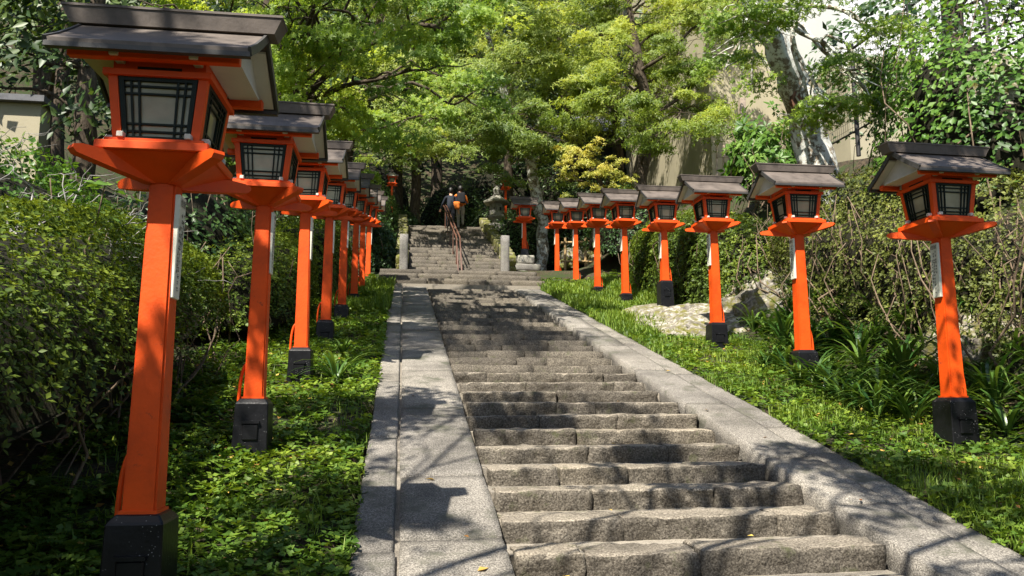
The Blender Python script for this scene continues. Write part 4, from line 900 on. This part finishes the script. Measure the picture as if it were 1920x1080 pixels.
for k, (x, y, lb) in enumerate(((-7, -13, 'unseen tree added behind the viewer to block sky, hedge side'), (0, -15, 'unseen tree added behind the viewer to block sky at the foot of the stairs'), (7, -13, 'unseen tree added behind the viewer to block sky, boulder side'), (13, -4, 'unseen tree added beside the viewer to block sky below the bank'))):
    forest_tree(x, y, 10, 4.5, 90+k, lb, leaf=.42, dens=16, z0=-2.5, low=.1, group='added sky-blocking trees behind the viewer')  # out of view, added to cut blue sky light and raise contrast
forest_tree(9.9, 12.2, 7.5, 2.2, 70, 'dark tree above the bank beside the mesh fence', mat='ever', leaf=.16, dens=80, group=None, low=.2)
forest_tree(-7.6, 10.5, 8, 2.8, 71, 'dark evergreen in front of the pale plaster wall', mat='ever', leaf=.16, dens=60, group=None, low=.45)
for k, (x, y, w, h, lb) in enumerate(((-.3, 27.9, 1.8, 1.3, 'dark undergrowth shrub beside the mossy trunks'), (3.6, 28.3, 2.6, 1.7, 'dark undergrowth shrub behind the stone lantern'), (1.9, 30.6, 3.2, 2.6, 'dark undergrowth closing the path behind the people'), (-3.2, 28.5, 3.6, 2.2, 'dark undergrowth shrub behind the slim left lantern'), (6.8, 28.4, 4, 2.6, 'dark undergrowth shrub below the tiled house'), (-1.5, 32.5, 4.5, 3.6, 'large dark thicket behind the thick-trunked tree'), (4.5, 33.5, 5, 3.8, 'large dark thicket deep behind the stone lantern'), (-6.5, 31, 5, 4, 'large dark thicket at the forest edge, hedge side'))):
    hedge('undergrowth_shrub', lb, (x, y, gz(x, y)-.1), (w, w*.8, h), 0, 'forest', .13, 2600, 80+k, bare=0, lump=.4, p=2.2, cat='shrub', stems=0, tpl=T_LEAF, slope=0)
# trees standing behind and beside the viewer: their crowns shade the foot of the stairs
def over(name, label, trunk, boxr, n, seed, rr=(.7, 1.2), dens=300, gap=.40, leaf=.066):
    q = random.Random(seed); (x0, x1), (y0, y1), (z0, z1) = boxr; P = []
    for k in range(n): r = q.uniform(*rr); P.append(((q.uniform(x0, x1), q.uniform(y0, y1), q.uniform(z0, z1)), (r, r, .3)))
    return tree(name, label, trunk, [.26, .22, .17, .08], P, 'overhead', leaf*1.15, T_BROAD, dens*1.9, seed, group=None, gap=gap, gs=2.8, brs=.4, twigs=4)
over('maple_tree', 'maple behind the viewer whose crown hangs over the lowest steps', [(-5.6, -2.5, gz(-5.6, -2.5)-.2), (-5.2, -2.2, 3.5), (-4.0, -1.6, 5.6), (-2, -.8, 7.2)], ((-3.8, 3.2), (-2.3, 3.6), (5.6, 7.6)), 24, 39, gap=.52, dens=400)
over('maple_tree', 'maple beside the hedge whose high crown shades the middle steps', [(-8.5, 5.0, gz(-8.5, 5.0)-.2), (-8.0, 5.2, 6), (-7.0, 5.6, 9.6), (-5, 6, 12.4)], ((-4.9, -2.3), (3.4, 7.4), (12, 13.4)), 12, 32, dens=300)

# ------------------------------------------------------------------ ground cover, grass, ferns, strap leaves
def cover(name, label, xr, yr, n, size, mat, tpl, seed, hgt=.05, upn=1.0, mask=None, cat='ground cover', pw=1.0):
    rng = np.random.default_rng(seed); x = rng.uniform(*xr, n)
    y = yr[0]*np.exp(rng.random(n)**pw*math.log(yr[1]/yr[0]))
    x += (fbm(np.stack([x, y, x*0], 1), 1.4, 2)-.5)*.25
    k = fbm(np.stack([x, y, x*0+9], 1), 2.6, 3) > .34
    if mask is not None: k &= mask(x, y)
    x, y = x[k], y[k]; P = np.stack([x, y, ground_z(x, y)+.012+hgt*rng.random(len(x))**1.3*(0.35+1.3*fbm(np.stack([x, y, x*0+4], 1), 2.2, 2))], 1)
    me = scatter(name, P, np.array([0, 0, upn])+rng.normal(size=P.shape)*.33, size*(1+y*.045), tpl, rng, .25+.5*fbm(P, 1.9, 3)+.15*rng.random(len(P)))
    o = link(name, me, mat); return tag(o, label, cat, kind='stuff')
cover('ground_cover', 'low clover-like ground cover between hedge and left kerb', (-2.2, -.17), (1.3, 19.0), 28000, .030, 'cover', T_TREF, 41, .085)
cover('ground_cover', 'low leafy ground cover along the right kerb', (3.07, 5.2), (2.4, 18.5), 17000, .029, 'cover', T_TREF, 42, .07)
def blades(name, label, xr, yr, n, L, mat, seed, w=.006, mask=None, lean=.5):
    rng = np.random.default_rng(seed); x = rng.uniform(*xr, n); y = yr[0]*np.exp(rng.random(n)*math.log(yr[1]/yr[0]))
    k = fbm(np.stack([x, y, x*0+2], 1), 1.5, 3) > .40
    if mask is not None: k &= mask(x, y)
    x, y = x[k], y[k]; n = len(x); z = ground_z(x, y); l = L*rng.uniform(.5, 1.3, n)*(.55+.9*fbm(np.stack([x, y, x*0+6], 1), 1.2, 2))
    a = rng.uniform(0, 2*np.pi, n); d = np.stack([np.cos(a), np.sin(a), 0*a], 1); sd = np.stack([-np.sin(a), np.cos(a), 0*a], 1); ln = rng.uniform(.2, 1.0, n)*lean
    B = np.stack([x, y, z], 1); ww = w*(1+.05*y); V = []
    for t, wd in ((0, 1), (.5, .8), (.85, .45)):
        c = B+d*(ln*l*t*t*1.3)[:, None]+np.array([0, 0, 1])*(l*t*(1-.35*ln*t))[:, None]; V += [c-sd*(ww*wd)[:, None], c+sd*(ww*wd)[:, None]]
    c = B+d*(ln*l*1.3)[:, None]+np.array([0, 0, 1])*(l*(1-.4*ln))[:, None]; V.append(c)
    V = np.stack(V, 1); F = np.array([(0, 1, 3), (0, 3, 2), (2, 3, 5), (2, 5, 4), (4, 5, 6)])
    FF = F[None]+(np.arange(n)*7)[:, None, None]
    o = link(name, np_mesh(name, V.reshape(-1, 3), FF.reshape(-1, 3), np.repeat(rng.random(n)*.6+.2, 7)), mat); return tag(o, label, 'grass', kind='stuff')
LANT = np.array([l[:2] for l in LEFT+RIGHT])
clear = lambda x, y: np.min(((x[:, None]-LANT[:, 0])/.2)**2+((y[:, None]-LANT[:, 1]+.22)/.42)**2, axis=1) > 1
blades('grass', 'long bright grass beside the upper right kerb', (3.10, 4.9), (10.5, 18.0), 22000, .17, 'grass', 43, mask=clear)
blades('grass', 'short tufted grass along the lower right kerb', (3.10, 4.6), (2.4, 11.0), 20000, .10, 'grass', 44, .003, mask=clear)
blades('grass', 'long grass at the top of the left verge', (-1.3, -.14), (13.0, 17.4), 7000, .24, 'grass', 45, mask=clear)
blades('grass', 'thin grass among the left ground cover', (-2.0, -.2), (1.6, 13.0), 5000, .11, 'grass', 46, .003)
def litter(name, label, xr, yr, n, seed):
    rng = np.random.default_rng(seed); x = rng.uniform(*xr, n); y = rng.uniform(*yr, n); P = np.stack([x, y, ground_z(x, y)+.02+.05*rng.random(n)], 1)
    o = link(name, scatter(name, P, np.array([0, 0, 1.])+rng.normal(size=P.shape)*.4, .05, T_BROAD, rng), 'litter'); tag(o, label, 'leaf litter', kind='stuff')
litter('leaf_litter', 'brown leaf litter strewn over the bank with strap leaves', (3.4, 6.4), (2.5, 10), 900, 61)
litter('leaf_litter', 'brown leaf litter strewn under the clipped hedge', (-2.6, -.6), (1.6, 9), 500, 62)
def strap_mesh(seed, n=16, L=.55):
    rng = np.random.default_rng(seed); V, F, T = [], [], []
    for i in range(n):
        a = rng.uniform(0, 6.28); l = L*rng.uniform(.65, 1.2); d = np.array([math.cos(a), math.sin(a), 0]); s = np.array([-d[1], d[0], 0]); w = rng.uniform(.011, .020); ln = rng.uniform(.55, 1.15); o = len(V); tt = rng.random()
        ts = np.linspace(0, 1, 7)
        for k, t in enumerate(ts):
            c = d*(l*ln*t**1.5*.9+.02)+np.array([0, 0, l*(t-.75*ln*t**2.4)*.95]); wd = w*(math.sin(min(1, t*2.2+.35)*1.57))*(1-t**3)+.0008
            V += [c-s*wd, c+[0, 0, -.25*wd], c+s*wd]; T += [tt]*3
        for k in range(6):
            b = o+k*3; F += [(b, b+1, b+4, b+3), (b+1, b+2, b+5, b+4)]
    return np_mesh('blades', np.array(V), np.array(F), np.array(T), True)
SM = [strap_mesh(200+k, 18+k*2, .46+.07*k) for k in range(5)]
q = random.Random(77); npl = 0
spots = []
for _ in range(3000):
    y = q.uniform(2.9, 10.4); x = q.uniform(3.75, 6.1)
    if x < 3.85+.10*abs(y-7) or (y < 5.0 and x < 4.35): continue
    if any((x-a)**2+(y-b)**2 < .045 for a, b in spots) or min((x-l[0])**2+(y-l[1])**2 for l in RIGHT) < .03: continue
    if ((x-4.72)/1.5)**2+((y-11.85)/1.75)**2 < 1: continue
    if any(abs(x-RIGHT[k][0]) < .42 and -1.3 < y-RIGHT[k][1] < .2 for k in (0, 2)) or (x < 4.7 and y > 9.3): continue
    spots.append((x, y))
    if len(spots) >= 130: break
for k, (x, y) in enumerate(spots):
    d8, d7 = math.hypot(x-RIGHT[0][0], y-RIGHT[0][1]), math.hypot(x-RIGHT[1][0], y-RIGHT[1][1])
    lb, gr = (('arching strap leaf clump close to the foot of the lowest boulder-side lantern', 'strap leaves round the lowest lantern') if d8 < .9 else ('arching strap leaf clump close to the foot of the second boulder-side lantern', 'strap leaves round the second lantern') if d7 < .9 else
              ('arching strap leaf clump tucked against the twiggy hedge', 'strap leaves along the twiggy hedge') if x > 5.25 else ('arching strap leaf clump on the bank just below the boulders', 'strap leaves below the boulders') if y > 8.3 else ('arching strap leaf clump on the open bank between the two lowest boulder-side lanterns', 'strap leaves on the open bank') if y > 5.45 else ('arching strap leaf clump on the bank downhill of the lowest boulder-side lantern', 'strap leaves downhill of the lowest lantern'))
    r = empty('strap_leaf_plant', G(x, y, 0), q.uniform(0, 6.28), lb, 'plant', gr)
    s_ = q.uniform(.75, 1.25); link('blades', SM[k % 5], 'strap', r, scale=(s_, s_, s_), kind='stuff')
for x, y, s_, lb in ((-.62, 7.75, .9, 'arching strap leaf clump at the foot of the third hedge-side lantern'), (-.66, 9.1, .7, 'arching strap leaf clump between third and fourth hedge-side lanterns'), (-1.75, 2.55, 1.3, 'long strap leaf clump in the shade beside the lowest hedge-side lantern'), (4.9, 11.9, .8, 'strap leaf clump growing on the pale boulder')):
    z = gz(x, y)+(.55 if x > 4 else 0); r = empty('strap_leaf_plant', (x, y, z), q.uniform(0, 6), lb, 'plant'); link('blades', SM[q.randrange(5)], 'strap', r, scale=(s_, s_, s_), kind='stuff')
def fern_mesh(seed, nf=8, L=.5):
    rng = np.random.default_rng(seed); V, F, T = [], [], []
    for i in range(nf):
        a = 6.28*i/nf+rng.normal(0, .3); l = L*rng.uniform(.7, 1.15); d = np.array([math.cos(a), math.sin(a), 0]); s = np.array([-d[1], d[0], 0]); tt = rng.random()
        def rp(t): return d*(l*t*(.95-.15*t))+np.array([0, 0, l*(.75*t-.62*t*t)])
        for t in np.linspace(.12, .98, 15):
            c = rp(t); pl = l*.30*math.sin(math.pi*min(1, .12+t*.95))**.8*(1-.55*t)+.008; fwd = d*.35+np.array([0, 0, -.12])
            for sg in (-1, 1):
                tip = c+(s*sg+fwd)*pl; m = (c+tip)/2; o = len(V); V += [c, m-d*pl*.14, tip, m+d*pl*.14+[0, 0, .004]]; F += [(o, o+1, o+2, o+3)]; T += [tt]*4
    return np_mesh('fronds', np.array(V), np.array(F), np.array(T))
FM = [fern_mesh(300+k, 7+k, .42+.08*k) for k in range(3)]
fs = [(-1.35, 2.35, 1.0), (-1.62, 2.9, .9), (-1.9, 3.6, 1.1), (-1.45, 4.1, .9), (-1.7, 4.7, 1.0), (-1.35, 5.0, .8), (-1.3, 5.9, 1.0), (-1.55, 6.4, .9), (-1.2, 6.9, .8), (-1.4, 8.3, .9), (-1.3, 2.0, .8), (-1.25, 3.9, .75), (-1.7, 7.4, .9), (-1.05, 2.7, .7)]
for k, (x, y, s_) in enumerate(fs):
    r = empty('fern', G(x, y, .0), k*1.3, 'green fern in the shade under the clipped hedge', 'fern', 'ferns under the clipped hedge'); link('fronds', FM[k % 3], 'fern', r, scale=(s_, s_, s_), kind='stuff')
for k, (x, y, s_) in enumerate(((5.15, 10.0, .8), (5.35, 8.6, .9), (-.35, 21.5, 1.0))):
    r = empty('fern', G(x, y, .05), k*1.3, ['fern beside the mossy boulder in the bank', 'fern under the middle of the twiggy hedge', 'fern on the slope beside the slim pillar wall'][k], 'fern'); link('fronds', FM[k % 3], 'fern', r, scale=(s_, s_, s_), kind='stuff')
# sapling with broad leaves standing out of the clipped hedge
sp = at(180, 400, 5.6); rng = np.random.default_rng(9); r = empty('sapling', tuple(sp-[0, 0, .9]), 0, 'slender sapling with bright broad leaves rising out of the clipped hedge', 'sapling')
link('stem', tubes('stem', [(bend((0, 0, 0), (.05, 0, 1.15), rng, 6, 0, .03), np.linspace(.012, .005, 6))], 6), 'twig', r)
P = np.concatenate([np.stack([rng.normal(.03, .10, 26), rng.normal(0, .10, 26), rng.uniform(.9, 1.22, 26)], 1)])
link('leaves', scatter('leaves', P, np.array([0, -.3, 1])+rng.normal(size=P.shape)*.3, .105, leaf_tpl(.34), rng, np.full(len(P), .85)), 'shrub', r, kind='stuff')
# bare twiggy tree
def bare(name, label, base, h, seed, aim):
    rng = np.random.default_rng(seed); paths = []
    def grow(p, d, L, r, lev):
        e = p+d*L; b = bend(p, e, rng, 6, .0, .05); paths.append((b, np.linspace(r, r*.62, 6)))
        if lev == 0: return
        for k in range(rng.integers(2, 5)):
            nd = d+rng.normal(size=3)*.62; nd[2] = nd[2]*.7+.05; nd /= np.linalg.norm(nd); grow(b[rng.integers(3, 6)], nd, L*rng.uniform(.55, .85), r*.56, lev-1)
    root = empty(name, base, 0, label, 'tree'); T_ = []
    for a in aim: d = np.array(a, float); d /= np.linalg.norm(d); grow(np.zeros(3), d, h*.42, .032, 4)
    link('trunk', tubes('trunk', paths[:1], 6), 'paletwig', root); link('branches', tubes('branches', paths[1:], 6), 'paletwig', root, kind='stuff')
bt = at(40, 345, 6.4); bare('bare_tree', 'pale leafless twiggy tree behind the clipped hedge', (bt[0], bt[1], gz(bt[0], bt[1])), 2.7, 14, [(-.05, 0, 1)])
for L_ in (0,):
    b2 = at(5, 300, 6.8); bare('bare_tree', 'second pale leafless tree leaning beside the garden wall', (b2[0]-.2, b2[1], gz(b2[0], b2[1])), 2.9, 19, [(-.25, .1, 1)])
# fallen leaves lying on the paving
LFM = [scatter('fallen_leaf', np.zeros((1, 3)), np.array([[.1*k, .05, 1.0]]), .052, leaf_tpl(.30, .10), np.random.default_rng(k), np.array([.3+.3*k])) for k in range(3)]
for k, (x, y) in enumerate(((.33, 3.98), (.22, 4.78), (1.9, 4.08), (2.70, 4.35), (.80, 3.72), (2.62, 3.72), (2.75, 5.6), (.36, 3.6), (1.55, 5.66), (.12, 6.9), (2.8, 8.0), (1.2, 4.46), (1.95, 6.88), (2.6, 6.4))):
    z = y*TS+.006
    if XL < x < XR: z = (Y0+math.floor((y-Y0)/RUN)*RUN)*TS+.012
    else: z = y*TS+.022
    tag(link('fallen_leaf', LFM[k % 3], 'litter', None, (x, y, z), rot=(.22 if not XL < x < XR else 0, 0, k*1.7)), 'small dry fallen leaf lying on the stone paving', 'leaf', 'fallen leaves on the paving')

# ------------------------------------------------------------------ people climbing the upper stairs
def cloth(name, c, rough=.85): return paint_mat(name, c, rough=rough, var=.2, bump=.25, spec=.2, scale=14)
M['skin'] = paint_mat('skin', (.50, .30, .21), rough=.55, var=.06, bump=0); M['hair'] = paint_mat('hair', (.012, .010, .009), rough=.5, var=.2)
M['trousers'] = cloth('grey_trousers', (.30, .30, .30)); M['orange'] = cloth('orange_cloth', (.62, .17, .03)); M['navy'] = cloth('dark_jacket', (.018, .022, .032)); M['pack'] = cloth('black_pack', (.014, .014, .017)); M['shoe'] = cloth('shoe', (.05, .05, .05)); M['bluecloth'] = cloth('blue_cloth', (.12, .25, .55)); M['darktrouser'] = cloth('dark_trousers', (.02, .022, .03))
def person(loc, rz, label, J, kinds, mats, hair_c):
    """J: name -> (pos, radius, parent, kind). grows one continuous body over the joints"""
    names = list(J); me = bpy.data.meshes.new('p'); me.from_pydata([J[n][0] for n in names], [(names.index(J[n][2]), i) for i, n in enumerate(names) if J[n][2]], [])
    ob = bpy.data.objects.new('p', me); COL.objects.link(ob); ob.modifiers.new('s', 'SKIN'); sb = ob.modifiers.new('u', 'SUBSURF'); sb.levels = 2; sb.render_levels = 2
    for i, n in enumerate(names):
        sv = me.skin_vertices[0].data[i]; sv.radius = (J[n][1],)*2 if not isinstance(J[n][1], tuple) else J[n][1]; sv.use_root = n == 'pelvis'
    dg = bpy.context.evaluated_depsgraph_get(); dg.update(); body = bpy.data.meshes.new_from_object(ob.evaluated_get(dg)); bpy.data.objects.remove(ob)
    body.materials.clear()
    for m in mats: body.materials.append(M[m])
    A = np.array([J[J[n][2]][0] if J[n][2] else J[n][0] for n in names]); B_ = np.array([J[n][0] for n in names]); K = [kinds.index(J[n][3]) for n in names]
    for p in body.polygons:
        c = np.array(p.center); d = B_-A; t = np.clip(((c-A)*d).sum(1)/((d*d).sum(1)+1e-9), 0, 1); i = int(np.argmin(np.linalg.norm(A+d*t[:, None]-c, axis=1))); p.material_index = K[i]; p.use_smooth = True
    body.name = 'body'; root = empty('person', loc, rz, label, 'person'); link('body', body, None, root)
    bm = bmesh.new(); bmesh.ops.create_icosphere(bm, subdivisions=3, radius=1)
    for v in bm.verts:
        v.co = Vector((v.co.x*.092, v.co.y*.112-.018, v.co.z*.118+.018))
        if v.co.z < -.02 and v.co.y > .0: v.co.y *= .2
    link('hair', bm_mesh('hair', bm, True), 'hair', root, hair_c)
    return root
def skel(lean=.10, larm='rail', step=.17, top='orange', leg='trousers', pose=0):
    J = {}
    def j(n, p, r, par, k): J[n] = (p, r, par, k)
    hy = lean
    j('pelvis', (0, 0, .80), (.135, .105), None, leg); j('waist', (0, .02, .94), (.125, .095), 'pelvis', top); j('chest', (0, .02+hy*.6, 1.13), (.150, .105), 'waist', top); j('upper', (0, .02+hy, 1.24), (.125, .085), 'chest', top)
    j('neck', (0, .03+hy*1.2, 1.32), .048, 'upper', 'skin'); j('jaw', (0, .05+hy*1.35, 1.385), .066, 'neck', 'skin'); j('head', (0, .045+hy*1.45, 1.46), .086, 'jaw', 'skin'); j('nose', (0, .15+hy*1.45, 1.425), .014, 'jaw', 'skin')
    for s, sd in ((-1, 'l'), (1, 'r')):
        up = (s > 0) ^ bool(pose)
        j('hip'+sd, (s*.085, .01, .76), .088, 'pelvis', leg)
        if up: j('knee'+sd, (s*.09, .20, .50+step*.6), .060, 'hip'+sd, leg); j('calf'+sd, (s*.09, .15, .33+step*.8), .052, 'knee'+sd, leg); j('ankle'+sd, (s*.09, .12, .08+step), .038, 'calf'+sd, leg); j('toe'+sd, (s*.10, .25, .035+step), .036, 'ankle'+sd, 'shoe')
        else: j('knee'+sd, (s*.09, -.02, .43), .058, 'hip'+sd, leg); j('calf'+sd, (s*.09, -.07, .27), .052, 'knee'+sd, leg); j('ankle'+sd, (s*.09, -.12, .075), .038, 'calf'+sd, leg); j('toe'+sd, (s*.10, .01, .035), .036, 'ankle'+sd, 'shoe')
        j('sho'+sd, (s*.165, .02+hy, 1.235), .058, 'upper', top)
        if larm == 'rail' and s < 0: el, wr = (s*.27, .10+hy, 1.02), (s*.33, .28+hy, .90)
        elif larm == 'up': el, wr = (s*.26, .09+hy, 1.02), (s*.17, .24+hy, 1.16)
        else: el, wr = (s*.24, .00+hy, .98), (s*.26, .12, .80)
        j('elb'+sd, el, .043, 'sho'+sd, top); j('wri'+sd, wr, .027, 'elb'+sd, top)
        d = (Vector(wr)-Vector(el)).normalized(); pv = Vector((s, 0, 0)); w = Vector(wr)
        pm = w+d*.06; j('palm'+sd, tuple(pm), .026, 'wri'+sd, 'skin')
        for f in range(4):
            o = Vector((0, 0, 1)).cross(d)
            o = o.normalized()*(f-1.5)*.016 if o.length > .1 else pv*(f-1.5)*.016
            a = pm+d*.03+o; j('f%d%s' % (f, sd), tuple(a), .009, 'palm'+sd, 'skin'); j('g%d%s' % (f, sd), tuple(a+d*(.032+.006*(1.5-abs(f-1.5)))+Vector((0, 0, -.018))), .0075, 'f%d%s' % (f, sd), 'skin')
        j('th'+sd, tuple(w+d*.03-pv*.028), .010, 'palm'+sd, 'skin'); j('ti'+sd, tuple(w+d*.065-pv*.036), .008, 'th'+sd, 'skin')
    return J
pz1 = 4.79+15*UR; y1 = 19.3+14*URUN+.24
pa = person((1.93, y1, pz1), .05, 'person in grey trousers with a black backpack climbing the upper stairs', skel(.08, 'up', UR, 'orange', 'trousers', 0), ['skin', 'orange', 'trousers', 'shoe'], ['skin', 'orange', 'trousers', 'shoe'], (0, .03+.08*1.45, 1.475))
bp = block('backpack', (.29, .15, .40), .06, (6, 4, 8), .01, 4, 1); link('backpack', bp, 'pack', pa, (0, -.115, 1.10), rot=(-.1, 0, 0))
for s in (-1, 1): link('shoulder_strap', tubes('shoulder_strap', [(np.array([(s*.09, -.09, 1.28), (s*.10, .04, 1.345), (s*.10, .16, 1.27), (s*.11, .17, 1.12)]), .017)], 6), 'pack', pa)
link('rolled_jacket', tubes('rolled_jacket', [(np.array([(-.15, -.02, .93), (-.08, -.12, .92), (.08, -.12, .92), (.15, -.02, .93)]), .035)], 8), 'orange', pa)
link('cuff', tubes('cuff', [(np.array([(.25, .15, 1.03), (.20, .27, 1.10)]), .05)], 8), 'bluecloth', pa)
pb = person((1.56, y1-URUN+.02, pz1-UR), -.05, 'person in dark clothes holding the handrail beside the backpacker', skel(.14, 'rail', UR, 'navy', 'darktrouser', 1), ['skin', 'navy', 'darktrouser', 'shoe'], ['skin', 'navy', 'darktrouser', 'shoe'], (0, .03+.14*1.45, 1.475))
ob_ = block('shoulder_bag', (.22, .11, .26), .045, (5, 4, 6), .01, 4, 2); tag(link('shoulder_bag', ob_, 'orange', None, (1.76, y1-URUN+.02, pz1-UR+.93)), 'orange shoulder bag hanging between the two climbing people', 'bag')
